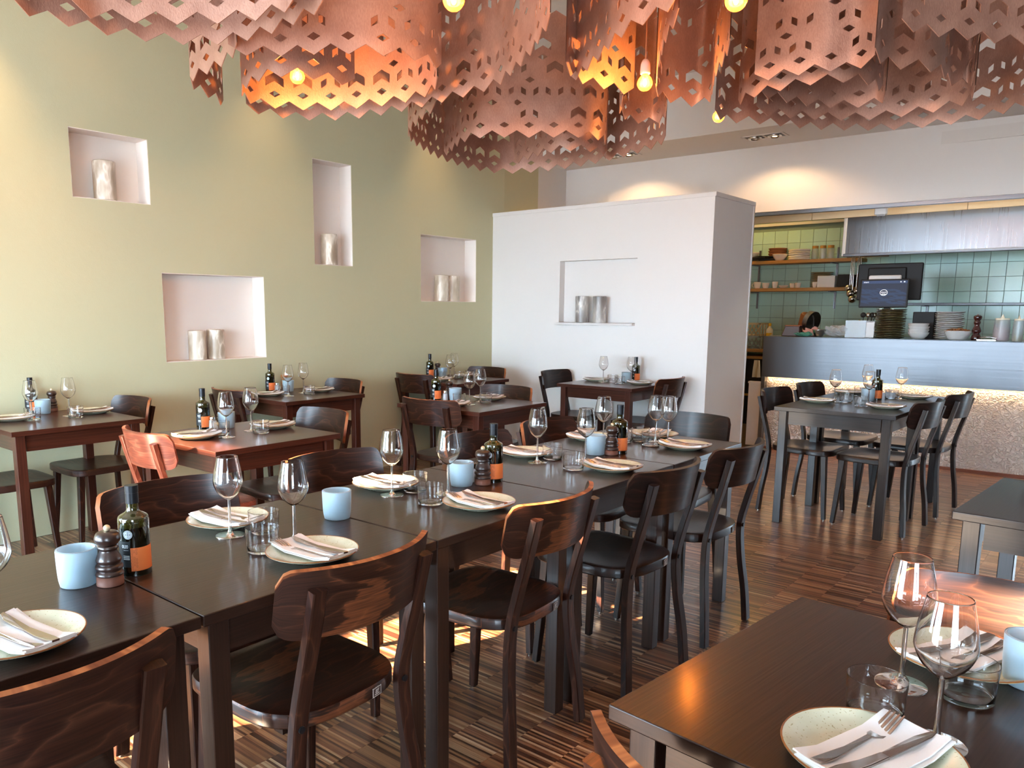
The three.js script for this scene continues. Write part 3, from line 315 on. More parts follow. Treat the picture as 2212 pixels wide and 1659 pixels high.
for (const z of [-1.55, -3.45, -5.2]) { const k = group('downlight', 'ceiling downlight washing the olive wall, ' + (z > -2 ? 'nearest camera' : z > -4 ? 'middle one' : 'farthest'), 'downlight', [XW + 0.34, CEIL, z], 0, 'downlights along the olive wall'); part('ring', lathe([[0.05, 0], [0.05, -0.008], [0.036, -0.008], [0.034, 0]], 24), M.white, k); part('lamp_face', cyl(0.034, 0.004, 0, -0.003, 0), M.lampFace, k); const a = new THREE.SpotLight(0xffd29a, z > -2 ? 5 : 1.8, 8, 0.55, 0.8, 2); a.position.set(XW + 0.34, CEIL - 0.02, z); a.target.position.set(XW + 0.1, 0.5, z); a.castShadow = true; a.shadow.radius = 1.5; scene.add(a, a.target); }

// ---------------------------------------------------------------- alabaster cylinders in the niches
function vase(label, mat, x, y, z, r, h, turn) { const k = group('alabaster_lamp', label, 'lamp', [x, y, z], turn); part('cylinder', lathe([[0, 0], [r - 0.004, 0], [r, 0.004], [r, h - 0.005], [r - 0.005, h], [r - 0.016, h], [r - 0.018, h - 0.004], [r - 0.018, 0.03], [0, 0.03]], 40), mat, k); part('candle', cyl(r * 0.5, h * 0.4, 0, 0.03 + h * 0.2, 0), M.wax, k); }
const VX = XW - 0.065;
vase('veined beige alabaster cylinder alone in the upper left niche', M.alabaster, VX, 2.0035, -2.34, 0.066, 0.235, 0); vase('beige alabaster cylinder alone in the tall narrow niche', M.alabaster, VX, 1.6885, -4.1, 0.066, 0.24, 2);
vase('left alabaster cylinder in the wide low olive niche', M.alabaster, VX, 0.9995, -2.915, 0.06, 0.2, 4); vase('right alabaster cylinder in the wide low olive niche', M.alabaster, VX, 0.9995, -3.06, 0.06, 0.205, 1);
vase('left alabaster cylinder in the niche near white partition', M.alabaster, VX, 1.4195, -5.41, 0.066, 0.235, 3); vase('right alabaster cylinder in the niche near white partition', M.alabaster, VX, 1.4195, -5.565, 0.066, 0.235, 5);
vase('left grey alabaster cylinder on the white partition ledge', M.alabasterGrey, -3.85, 1.233, -6.075, 0.06, 0.235, 0); vase('right grey alabaster cylinder on the white partition ledge', M.alabasterGrey, -3.67, 1.233, -6.075, 0.06, 0.232, 2.5);

// ---------------------------------------------------------------- tables
const TH = 0.75, tableW = 0.688;
function tableProto(w, d, mat) {
  const t = proto('dining_table', 'table'); part('tabletop', wuv(box(w, 0.026, d, 0, TH - 0.013, 0, 0.003), 'z'), mat, t);
  for (const s of [-1, 1]) { part('apron', wuv(box(w - 0.16, 0.085, 0.02, 0, TH - 0.0685, s * (d / 2 - 0.05)), 'x'), mat, t); part('apron', wuv(box(0.02, 0.085, d - 0.16, s * (w / 2 - 0.05), TH - 0.0685, 0), 'z'), mat, t); for (const q of [-1, 1]) part('leg', wuv(box(0.048, TH - 0.026, 0.048, s * (w / 2 - 0.048), (TH - 0.026) / 2, q * (d / 2 - 0.048), 0.003), 'y'), mat, t); }
  return t;
}
const longT = tableProto(0.678, 0.679, M.table), sqT = tableProto(0.69, tableW, M.blackTable), redT = tableProto(0.69, tableW, M.redTable);
const ord = ['first', 'second', 'third', 'fourth', 'fifth'];
for (let i = 0; i < 5; i++) copy(longT, `dark wooden table, ${ord[i]} from the front in the long row`, [-1.691, 0, -0.437 - i * 0.6835]);
copy(redT, 'dark red wooden table on the left wall, nearest the camera', [-4.48, 0, -1.758]); copy(redT, 'dark red wooden table between wall row and long table, nearer one', [-3.27, 0, -2.128]);
copy(redT, 'dark wooden table on olive wall under the tall narrow niche', [-4.525, 0, -3.42]); copy(redT, 'dark red wooden table in middle row before the corner table', [-3.265, 0, -3.868]); copy(redT, 'dark wooden table in the corner of olive wall and partition', [-4.52, 0, -5.1]);
copy(redT, 'small dark table against the white partition with the ledge', [-3.29, 0, -5.725]);
copy(sqT, 'dark table before the kitchen counter, nearer of the joined pair', [-1.385, 0, -5.345], -1.5 * D2R); copy(sqT, 'dark table before the kitchen counter, farther of the joined pair', [-1.366, 0, -6.035], -1.5 * D2R);
copy(sqT, 'bare dark table cut off by the right frame edge', [-0.027, 0, -3.043], -4 * D2R); copy(longT, 'dark wooden table in the front right corner of the photo', [-0.197, 0, -1.305], -6 * D2R);

// ---------------------------------------------------------------- chairs: the sitter looks along +z
function chairProto(mat, backMat, seatMat, edgeMat) {
  const c = proto('dining_chair', 'chair');
  // seat: straight rounded front, round rear, dished top
  const N = 56, out = (a) => { const s = Math.sin(a), k = Math.cos(a), e = s > 0 ? 0.42 : 0.64, x = Math.sign(k) * Math.pow(Math.abs(k), s > 0 ? 0.42 : 0.64), z = Math.sign(s) * Math.pow(Math.abs(s), e); return [x * (0.205 + 0.012 * Math.max(0, s)), z > 0 ? z * 0.2 : z * 0.222]; };
  const rings = [[0, 0.444, 0], [0.3, 0.4445, 0], [0.6, 0.448, 0], [0.85, 0.4535, 0], [0.96, 0.4555, 0], [0.99, 0.4545, 0], [1, 0.451, 0], [1, 0.423, 0], [0.985, 0.419, 0], [0.5, 0.419, 0], [0, 0.419, 0]], pos = [], idx = [], uv = [];
  rings.forEach(([r, y]) => { for (let i = 0; i <= N; i++) { const [x, z] = out((i / N) * Math.PI * 2); pos.push(x * r, y, z * r); } });
  for (let j = 0; j < rings.length - 1; j++) for (let i = 0; i < N; i++) { const a = j * (N + 1) + i, b = a + N + 1; idx.push(a, a + 1, b, a + 1, b + 1, b); }
  let g = new THREE.BufferGeometry(); g.setAttribute('position', new THREE.Float32BufferAttribute(pos, 3)); g.setIndex(idx); g = mergeVertices(g); g.computeVertexNormals(); g = toCreasedNormals(g, 0.6);
  part('seat', wuv(g, 'x'), seatMat ?? mat, c);
  // backrest: bent board with rounded corners
  const H = 0.158, f = (u, v) => { const t = u * 2 - 1, e = 1 - Math.abs(t), top = 0.817, rt = e < 0.13 ? 0.034 * (1 - Math.sqrt(1 - Math.pow(1 - e / 0.13, 2))) : 0, rb = e < 0.2 ? 0.04 * (1 - Math.sqrt(1 - Math.pow(1 - e / 0.2, 2))) : 0, y = top - rt - (1 - v) * (H - rt - rb), q = (y - 0.734) / H; return V3(-t * 0.226, y, -0.225 - 0.085 * (1 - Math.pow(Math.abs(t), 2.2)) - 0.03 * q); };
  const br = part('backrest', board(40, 8, f, 0.014, 0.5, 0.16, 'faces'), backMat, c); part('plywood_edge', board(40, 8, f, 0.014, 0.5, 0.16, 'rim'), edgeMat ?? backMat, br);
  for (const s of [-1, 1]) {
    const fl = part('leg', wuv(bar([[s * 0.158, 0.42, 0.148], [s * 0.166, 0.2, 0.163], [s * 0.176, 0.006, 0.178]], 0.036, 0.036, 6, 0.68), 'y'), mat, c); part('foot_glide', cyl(0.01, 0.006, s * 0.176, 0.003, 0.178, 12), M.chrome, fl);
    const bl = part('leg', wuv(bar([[s * 0.202, 0.006, -0.244], [s * 0.193, 0.15, -0.233], [s * 0.175, 0.3, -0.216], [s * 0.162, 0.44, -0.213], [s * 0.16, 0.55, -0.236], [s * 0.161, 0.655, -0.265], [s * 0.163, 0.775, -0.295]], 0.042, 0.024, 26, 0.92), 'y'), mat, c); part('foot_glide', cyl(0.01, 0.006, s * 0.202, 0.003, -0.244, 12), M.chrome, bl);
    part('bolt', at(cyl(0.0085, 0.005, 0, 0, 0, 14), s * 0.162, 0.437, -0.226, Math.PI / 2), M.darkMetal, bl);
  }
  part('maker_label', at(box(0.034, 0.024, 0.0015), -0.07, 0.436, -0.2212, 0, 0.16, 0), labelMat, c);
  return c;
}
const labelMat = S({ roughness: 0.5, map: canvasTex(128, 96, (g, w, h) => { g.fillStyle = '#3a1d14'; g.fillRect(0, 0, w, h); g.strokeStyle = '#e6d8cc'; g.lineWidth = 5; g.strokeRect(6, 6, w - 12, h - 12); g.font = 'italic bold 46px serif'; g.fillStyle = '#e6d8cc'; g.fillText('E', 36, 58); g.fillText('f', 64, 58); g.fillRect(28, 68, 72, 6); }) });
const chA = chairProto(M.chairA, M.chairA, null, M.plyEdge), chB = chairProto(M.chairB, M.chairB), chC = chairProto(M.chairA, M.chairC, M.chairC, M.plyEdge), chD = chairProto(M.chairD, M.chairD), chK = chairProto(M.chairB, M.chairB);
// tip: where the ends of the backrest stand; turn: way the sitter looks
function chair(p, label, x, z, turn, jitter = 0) { const a = turn * D2R, o = 0.228; return copy(p, label, [x + Math.sin(a) * o, 0, z + Math.cos(a) * o], a + jitter * D2R); }
chair(chA, 'dark brown wooden chair in the bottom left corner', -1.245, -0.435, -90, -3);
chair(chC, 'front wooden chair with pale worn patches on its backrest', -1.312, -1.138, -90, 1);
chair(chC, 'wooden chair with small pale streaks, right of the worn one', -1.3, -1.88, -90, 3);
chair(chB, 'almost black chair at fourth table of the long row', -1.247, -2.526, -90, -3);
chair(chB, 'dark chair at far end of long row, facing the table', -1.234, -3.115, -90, -1.5);
chair(chA, 'far side chair of the long row, behind the first oil bottle', -2.215, -1.19, 90, -2); chair(chA, 'far side chair of the long row, second from front', -2.22, -1.845, 90, -2); chair(chA, 'far side chair of the long row, third, behind second bottle', -2.125, -2.575, 90, 0); chair(chA, 'far side chair of the long row, fourth from front', -2.142, -3.135, 90, 0);
chair(chB, 'chair at the head end of the long row, facing camera', -1.75, -3.8, 0, 3);
chair(chA, 'chair at left edge under the nearest wall table, back unseen', -4.5, -1.265, 180); chair(chA, 'chair at far side of the nearest wall table', -4.6, -2.235, 0);
chair(chD, 'sunlit orange chair seen from behind at the middle-row table', -3.31, -1.714, 180, -4); chair(chA, 'glossy chair with bright window streaks at nearer middle-row table', -3.3, -2.635, 0, -4);
chair(chA, 'chair at near side of the wall table under tall niche', -4.61, -2.967, 180); chair(chA, 'chair at far side of the wall table under tall niche', -4.61, -3.906, 0, -4);
chair(chA, 'chair at near side of the farther middle-row table', -3.256, -3.46, 180, 3); chair(chA, 'chair at far side of the farther middle-row table', -3.37, -4.345, 0);
chair(chA, 'chair at near side of the corner table by partition', -4.6, -4.72, 180); chair(chA, 'chair at far side of the corner table by partition', -4.61, -5.65, 0);
chair(chB, 'chair left of the table against the white partition', -3.91, -5.8, 90); chair(chA, 'chair right of the table against the white partition', -2.853, -5.8, -90);
chair(chK, 'dark chair front left of the table before the counter', -1.87, -5.47, 90, -3); chair(chK, 'dark chair back left of the table before the counter', -1.83, -6.06, 90, -3); chair(chK, 'dark chair front right of the table before the counter', -0.985, -5.4, -90, -6); chair(chK, 'dark chair back right of the table before the counter', -0.93, -6.06, -90, -6);
chair(chC, 'sunlit chair behind the front right table', -0.15, -1.76, 0, -6); chair(chA, 'chair edge at bottom of photo before front right table', -0.252, -0.842, 180, -13);

// ---------------------------------------------------------------- table ware
const plateG = lathe(smooth([[0, 0.004], [0.06, 0.0], [0.075, 0.003], [0.108, 0.0165], [0.1125, 0.0195], [0.1115, 0.0215], [0.104, 0.019], [0.078, 0.008], [0.06, 0.0065], [0, 0.0065]], 3), 56);
{ const p = plateG.attributes.position, uv = plateG.attributes.uv; for (let i = 0; i < p.count; i++) uv.setXY(i, p.getX(i) * 4 + 0.5, p.getZ(i) * 4 + 0.5); }
const plateProto = proto('plate', 'plate'); { const b = part('body', plateG, M.plate, plateProto); part('rim', at(new THREE.TorusGeometry(0.1118, 0.0015, 6, 56), 0, 0.0208, 0, Math.PI / 2), M.plateRim, plateProto); }
const napG = (() => { const f = (dx, y0) => (u, v) => { const x = (u - 0.5) * 0.094 + dx, z = (v - 0.5) * 0.205, r = Math.hypot(x, z); return V3(x, y0 + Math.max(0, r - 0.07) * 0.28 + 0.0012 * Math.sin(u * 7 + v * 3), z); }; return merge([board(8, 12, f(0, 0.0115), 0.0028), board(8, 12, f(0.003, 0.0145), 0.0024), board(8, 12, f(-0.003, 0.0172), 0.0022)]); })();
const napProto = proto('napkin', 'napkin'); part('cloth', napG, M.napkin, napProto);
function flat(shape, depth, bend) { const g = new THREE.ExtrudeGeometry(shape, { depth, bevelEnabled: true, bevelSize: 0.0006, bevelThickness: 0.0006, bevelSegments: 1, curveSegments: 6, steps: 1 }); g.rotateX(Math.PI / 2); const p = g.attributes.position; for (let i = 0; i < p.count; i++) p.setY(i, p.getY(i) + bend(p.getZ(i), p.getX(i))); g.computeVertexNormals(); return toCreasedNormals(g, 0.6); }
const sh = (pts) => { const s = new THREE.Shape(); s.moveTo(...pts[0]); s.splineThru(pts.slice(1).map((p) => new THREE.Vector2(...p))); return s; }, poly = (pts) => new THREE.Shape(pts.map((p) => new THREE.Vector2(...p)));
const dip = (z) => 0.021 + Math.max(0, Math.abs(z) - 0.06) * 0.16;
const forkProto = proto('fork', 'fork'), knifeProto = proto('knife', 'knife');
{ // local z: + towards the sitter
  const hnd = [[-0.0035, -0.03]]; const segs = []; for (let i = 0; i <= 8; i++) segs.push([0.0035 + 0.004 * Math.pow(i / 8, 2), -0.03 + i * 0.016]); for (let i = 8; i >= 0; i--) segs.push([-0.0035 - 0.004 * Math.pow(i / 8, 2), -0.03 + i * 0.016]);
  part('handle', flat(poly(segs), 0.0018, (z) => dip(z)), M.cutlery, forkProto);
  const cup = (z) => dip(z) + (z < -0.03 ? -0.004 * Math.sin(Math.min(1, (-0.03 - z) / 0.05) * Math.PI) + Math.max(0, -0.075 - z) * 0.2 : 0), list = [flat(poly([[-0.0035, -0.03], [-0.011, -0.044], [-0.0115, -0.06], [0.0115, -0.06], [0.011, -0.044], [0.0035, -0.03]]), 0.0016, cup)];
  part('head', list[0], M.cutlery, forkProto); for (let i = 0; i < 4; i++) { const x = -0.0098 + i * 0.0065, pts = []; part('tine', flat(poly([[x - 0.0016, -0.059], [x - 0.0015, -0.08], [x - 0.0007, -0.101], [x + 0.0007, -0.101], [x + 0.0015, -0.08], [x + 0.0016, -0.059]]), 0.0014, cup), M.cutlery, forkProto); }
  part('handle', flat(poly([[-0.006, 0], [-0.0075, 0.04], [-0.009, 0.085], [-0.006, 0.103], [0.006, 0.103], [0.009, 0.085], [0.0075, 0.04], [0.006, 0]]), 0.0035, (z) => dip(z) + 0.0014), M.cutlery, knifeProto);
  part('blade', flat(poly([[-0.006, 0.001], [-0.0085, -0.03], [-0.009, -0.075], [-0.002, -0.1], [0.004, -0.104], [0.0062, -0.09], [0.0062, 0.001]]), 0.0012, (z) => dip(z) + 0.0004), M.cutlery, knifeProto);
}
const wineProto = proto('wine_glass', 'wine glass');
part('bowl', lathe(smooth([[0.0035, 0.098], [0.012, 0.103], [0.028, 0.118], [0.0375, 0.138], [0.0388, 0.152], [0.0355, 0.178], [0.0298, 0.206], [0.0283, 0.214], [0.0277, 0.2142], [0.0291, 0.206], [0.0347, 0.178], [0.038, 0.152], [0.0367, 0.138], [0.027, 0.1192], [0.011, 0.1045], [0, 0.1015]], 3), 40), M.glass, wineProto);
part('stem', lathe(smooth([[0.0034, 0.098], [0.0036, 0.08], [0.0038, 0.03], [0.006, 0.012]], 3), 16), M.glass, wineProto);
part('foot', lathe(smooth([[0.006, 0.012], [0.014, 0.005], [0.037, 0.0024], [0.0375, 0.001], [0.036, 0], [0, 0.0005]], 2), 40), M.glass, wineProto);
const tumProto = proto('tumbler', 'tumbler'); part('body', lathe([[0, 0], [0.036, 0], [0.0384, 0.0025], [0.0395, 0.02], [0.0415, 0.0615], [0.041, 0.0624], [0.0405, 0.0615], [0.0385, 0.02], [0.0375, 0.009], [0.034, 0.0072], [0, 0.0072]], 44), M.glass, tumProto);
const candleProto = proto('candle_holder', 'candle holder');
{ part('glass', lathe(smooth([[0, 0], [0.032, 0.0], [0.0375, 0.006], [0.0405, 0.03], [0.042, 0.078], [0.041, 0.08], [0.0365, 0.079], [0.0355, 0.03], [0.033, 0.016], [0, 0.014]], 3), 36), M.frosted, candleProto); part('wax', cyl(0.034, 0.042, 0, 0.0365, 0, 28), M.wax, candleProto); part('wick', cyl(0.0009, 0.01, 0, 0.0625, 0, 6), M.black, candleProto); }
function millProto(top, body) { const p = proto('pepper_mill', 'pepper mill'); part('body', lathe(smooth([[0, 0.022], [0.0275, 0.022], [0.027, 0.03], [0.0245, 0.033], [0.0285, 0.039], [0.027, 0.0455], [0.0225, 0.048], [0.0265, 0.056], [0.0235, 0.066], [0.0185, 0.076], [0.0185, 0.08], [0.0215, 0.083], [0.0205, 0.088], [0.0175, 0.09]], 3), 32), body, p); part('foot', lathe([[0, 0], [0.0278, 0], [0.0285, 0.002], [0.0275, 0.022], [0, 0.022]], 32), M.millFoot, p); part('head', lathe(smooth([[0.017, 0.09], [0.0205, 0.092], [0.0262, 0.1], [0.027, 0.107], [0.0225, 0.117], [0.012, 0.121], [0, 0.1215]], 3), 32), top, p); part('knob', at(new THREE.SphereGeometry(0.0075, 14, 10), 0, 0.127, 0), M.knob, p); return p; }
const millP = millProto(M.millDark, M.millDark), millL = millProto(M.millLight, M.millLight);
const saltProto = proto('salt_shaker', 'salt shaker'); part('jar', lathe(smooth([[0, 0], [0.016, 0.001], [0.0165, 0.04], [0.0125, 0.05]], 3), 20), M.clearPlastic, saltProto); part('salt', cyl(0.0145, 0.03, 0, 0.0165, 0), M.salt, saltProto); part('cap', lathe([[0.0135, 0.049], [0.014, 0.062], [0.011, 0.067], [0, 0.068]], 20), M.chrome, saltProto);
const bottleProto = proto('oil_bottle', 'oil bottle');
{ const lt = canvasTex(512, 256, (g, w, h) => { g.fillStyle = '#e8793a'; g.fillRect(0, 0, w, h); g.fillStyle = '#c9602a'; for (let i = 0; i < 7; i++) for (let j = 0; j < 3; j++) if ((i * 3 + j * 5) % 4 || j < 1) { g.beginPath(); g.arc(22 + j * 34, 22 + i * 36 + (j % 2) * 18, 14, 0, 7); g.globalAlpha = 0.35; g.fill(); g.globalAlpha = 1; g.strokeStyle = '#b9531f'; g.lineWidth = 3; g.stroke(); } });
  const emb = canvasTex(256, 256, (g, w) => { g.fillStyle = '#c9d3d8'; g.fillRect(0, 0, w, w); g.strokeStyle = '#31424a'; g.lineWidth = 8; g.beginPath(); g.arc(128, 128, 104, 0, 7); g.stroke(); g.font = 'bold 52px serif'; g.fillStyle = '#31424a'; g.textAlign = 'center'; for (let i = 0; i < 4; i++) { g.save(); g.translate(128, 128); g.rotate((i * Math.PI) / 2); g.fillText('H', 0, -38); g.restore(); } g.fillRect(104, 122, 48, 12); g.fillRect(122, 104, 12, 48); });
  const dk = canvasTex(256, 256, (g, w, h) => { g.fillStyle = '#141b1f'; g.fillRect(0, 0, w, h); g.fillStyle = '#dfe6e8'; g.font = 'bold 44px sans-serif'; g.fillText('OLIO', 120, 66); g.fillRect(150, 84, 80, 4); for (const y of [140, 156, 172]) g.fillRect(140, y, 100, 7); });
  part('lower_glass', lathe(smooth([[0, 0], [0.031, 0.001], [0.0335, 0.006], [0.0335, 0.06], [0.0335, 0.112]], 3), 36), M.oil, bottleProto);
  part('shoulder_glass', lathe(smooth([[0.0335, 0.112], [0.0335, 0.126], [0.031, 0.135], [0.018, 0.143], [0.0135, 0.15], [0.0132, 0.166]], 4), 36), M.bottleTop, bottleProto);
  part('cap', merge([cyl(0.0142, 0.024, 0, 0.176, 0, 28), cyl(0.0136, 0.002, 0, 0.189, 0, 28), cyl(0.0145, 0.015, 0, 0.1975, 0, 28)]), M.darkMetal, bottleProto);
  part('orange_label', new THREE.CylinderGeometry(0.0339, 0.0339, 0.054, 30, 1, true, -0.35, 2.1).translate(0, 0.04, 0), S({ map: lt, roughness: 0.6, side: THREE.DoubleSide }), bottleProto).userData.label = 'orange paper label with honeycomb print';
  part('dark_label', new THREE.CylinderGeometry(0.0339, 0.0339, 0.06, 20, 1, true, -1.5, 1.15).translate(0, 0.052, 0), S({ map: dk, roughness: 0.5, side: THREE.DoubleSide }), bottleProto);
  part('emblem', new THREE.CylinderGeometry(0.0341, 0.0341, 0.021, 12, 1, true, -0.78, 0.62).translate(0, 0.098, 0), (() => { const a = canvasTex(128, 128, (g, w) => { g.fillStyle = '#000'; g.fillRect(0, 0, w, w); g.fillStyle = '#fff'; g.beginPath(); g.arc(64, 64, 62, 0, 7); g.fill(); }); a.colorSpace = THREE.NoColorSpace; return S({ map: emb, alphaMap: a, alphaTest: 0.5, roughness: 0.4, side: THREE.DoubleSide }); })(), bottleProto);
}
// a place: plate, glass, tumbler as [x, z]; turn faces the sitter
const TY = TH + 0.0003;
function place(where, turn, p, g, t, skew = 0) {
  const a = turn * D2R, b = a + skew * D2R, rx = Math.cos(b), rz = -Math.sin(b), off = (dx, dz) => [p[0] + dx * rx + dz * Math.sin(b), TY, p[1] + dx * rz + dz * Math.cos(b)];
  copy(plateProto, 'speckled plate at ' + where, [p[0], TY, p[1]], R() * 6); copy(napProto, 'folded white napkin at ' + where, off(0.004, 0), b);
  copy(forkProto, 'fork on napkin at ' + where, off(-0.02, 0.0), b + 0.05); copy(knifeProto, 'knife on napkin at ' + where, off(0.018, 0.0), b - 0.06);
  if (g) copy(wineProto, 'wine glass at ' + where, [g[0], TY, g[1]], R() * 6); if (t) copy(tumProto, 'water tumbler at ' + where, [t[0], TY, t[1]], R() * 6);
}
const wn = (i) => `near side of long row, ${ord[i]} place from front`, wf = (i) => `far side of long row, ${ord[i]} place from front`;
place('near side of long row, cut by left edge', 90, [-1.482, -0.489], [-1.6, -0.49], [-1.615, -0.40], 8);
place('worn-patch chair, near side of long row', 90, [-1.488, -1.16], [-1.618, -1.205], [-1.62, -1.108], 4);
place(wn(2), 90, [-1.5, -1.811], [-1.679, -1.869], [-1.638, -1.74], -6); place(wn(3), 90, [-1.482, -2.579], [-1.642, -2.644], [-1.597, -2.488], -4); place(wn(4), 90, [-1.485, -3.2], [-1.6, -3.27], [-1.63, -3.168], -4);
place(wf(0), -90, [-1.9, -1.19], [-1.798, -1.13], [-1.752, -1.205], 8); place(wf(1), -90, [-1.905, -1.803], [-1.807, -1.738], [-1.79, -1.829], 5); place(wf(2), -90, [-1.9, -2.598], [-1.779, -2.508], [-1.775, -2.609], 5); place(wf(3), -90, [-1.91, -3.12], [-1.81, -3.06], [-1.765, -3.16], 4);
place('head end of the long row of tables', 180, [-1.729, -3.39], [-1.655, -3.26], [-1.72, -3.24], 5);
place('near side of nearest wall table', 0, [-4.58, -1.575], [-4.5, -1.65], [-4.545, -1.67]); place('far side of nearest wall table', 180, [-4.56, -2.0], [-4.53, -1.86], [-4.44, -1.855]);
place('near side of nearer middle-row table', 0, [-3.318, -1.93], [-3.225, -2.032], [-3.337, -2.07]); place('far side of nearer middle-row table', 180, [-3.318, -2.36], [-3.309, -2.225], [-3.216, -2.215]);
place('near side of table under tall niche', 0, [-4.58, -3.22], [-4.46, -3.306], [-4.58, -3.36]); place('far side of table under tall niche', 180, [-4.54, -3.64], [-4.55, -3.508], [-4.45, -3.479]);
place('near side of farther middle-row table', 0, [-3.247, -3.66], [-3.206, -3.77], [-3.313, -3.795]); place('far side of farther middle-row table', 180, [-3.294, -4.08], [-3.266, -3.95], [-3.187, -3.91]);
place('near side of corner table by partition', 0, [-4.5, -4.9], [-4.47, -5.0], [-4.59, -5.03]); place('far side of corner table by partition', 180, [-4.55, -5.31], [-4.6, -5.2], [-4.5, -5.15]);
place('left of table against white partition', -90, [-3.505, -5.78], [-3.4, -5.72], [-3.335, -5.76]); place('right of table against white partition', 90, [-3.075, -5.76], [-3.18, -5.79], [-3.22, -5.68]);
place('front left of table before counter', -90, [-1.6, -5.42], [-1.521, -5.498], [-1.46, -5.54]); place('back left of table before counter', -90, [-1.6, -6.13], [-1.484, -6.13], [-1.5, -6.03]); place('front right of table before counter', 90, [-1.182, -5.36], [-1.31, -5.47], [-1.326, -5.38]); place('back right of table before counter', 90, [-1.18, -6.12], [-1.24, -6.0], [-1.29, -5.98]);
place('near side of front right table', 0, [-0.222, -1.093], [-0.166, -1.205], [-0.252, -1.236], -18); place('far side of front right table', 180, [-0.185, -1.527], [-0.245, -1.37], [-0.158, -1.388], -22);
// condiments
const C = (p, label, x, z, turn = 0) => copy(p, label, [x, TY, z], turn);
const aim = (x, z) => Math.atan2(-x, -z);
function bottle(where, x, z) { C(bottleProto, 'dark olive oil bottle with orange label, ' + where, x, z, aim(x, z) + 0.05); }
bottle('front of the long row', -1.7, -0.82); bottle('third table of long row', -1.695, -2.125); bottle('fourth table of long row', -1.645, -2.915); bottle('on nearest wall table', -4.82, -1.77); bottle('on nearer middle-row table', -3.54, -2.1); bottle('on wall table under tall niche', -4.8, -3.4); bottle('on farther middle-row table', -3.53, -3.81); bottle('on corner table by partition', -4.8, -5.1); bottle('on table against white partition', -3.24, -5.98); bottle('on table before the counter', -1.35, -5.84);
const cw = 'frosted candle glass ';
C(candleProto, cw + 'left of front pepper mill on the long row', -1.718, -0.697); C(candleProto, cw + 'standing alone mid table in the long row', -1.724, -1.437); C(candleProto, cw + 'left of second pepper mill on the long row', -1.733, -1.998); C(candleProto, cw + 'left of third pepper mill on the long row', -1.7, -2.815); C(candleProto, cw + 'on the nearest wall table', -4.74, -1.8); C(candleProto, cw + 'on the nearer middle-row table', -3.49, -2.2); C(candleProto, cw + 'on wall table under the tall niche', -4.72, -3.5); C(candleProto, cw + 'on the farther middle-row table', -3.44, -3.9); C(candleProto, cw + 'on the corner table by partition', -4.72, -5.18); C(candleProto, cw + 'on table against white partition', -3.26, -5.86); C(candleProto, cw + 'on the table before counter', -1.38, -5.74); C(candleProto, cw + 'cut by right edge on the front right table', -0.087, -1.51);
C(millP, 'dark pepper mill before the front oil bottle', -1.667, -0.744); C(millP, 'dark brown pepper mill before second oil bottle, long row', -1.69, -2.06); C(millP, 'black pepper mill before third oil bottle, long row', -1.645, -2.852); C(millP, 'dark pepper mill on the nearest wall table', -4.81, -1.88); C(millP, 'dark pepper mill on the nearer middle-row table', -3.56, -2.22); C(millL, 'pale wooden pepper mill on wall table under niche', -4.79, -3.52); C(millP, 'dark pepper mill on farther middle-row table', -3.52, -3.93); C(millP, 'dark pepper mill on the corner table', -4.79, -5.19);
C(saltProto, 'salt shaker behind the front pepper mill', -1.75, -0.762); C(saltProto, 'salt shaker behind second pepper mill of long row', -1.742, -2.07); C(saltProto, 'salt shaker on the nearer middle-row table', -3.49, -2.12); C(saltProto, 'salt shaker on wall table under tall niche', -4.76, -3.43); C(saltProto, 'salt shaker on farther middle-row table', -3.48, -3.845); C(saltProto, 'salt shaker on the corner table by partition', -4.75, -5.12);

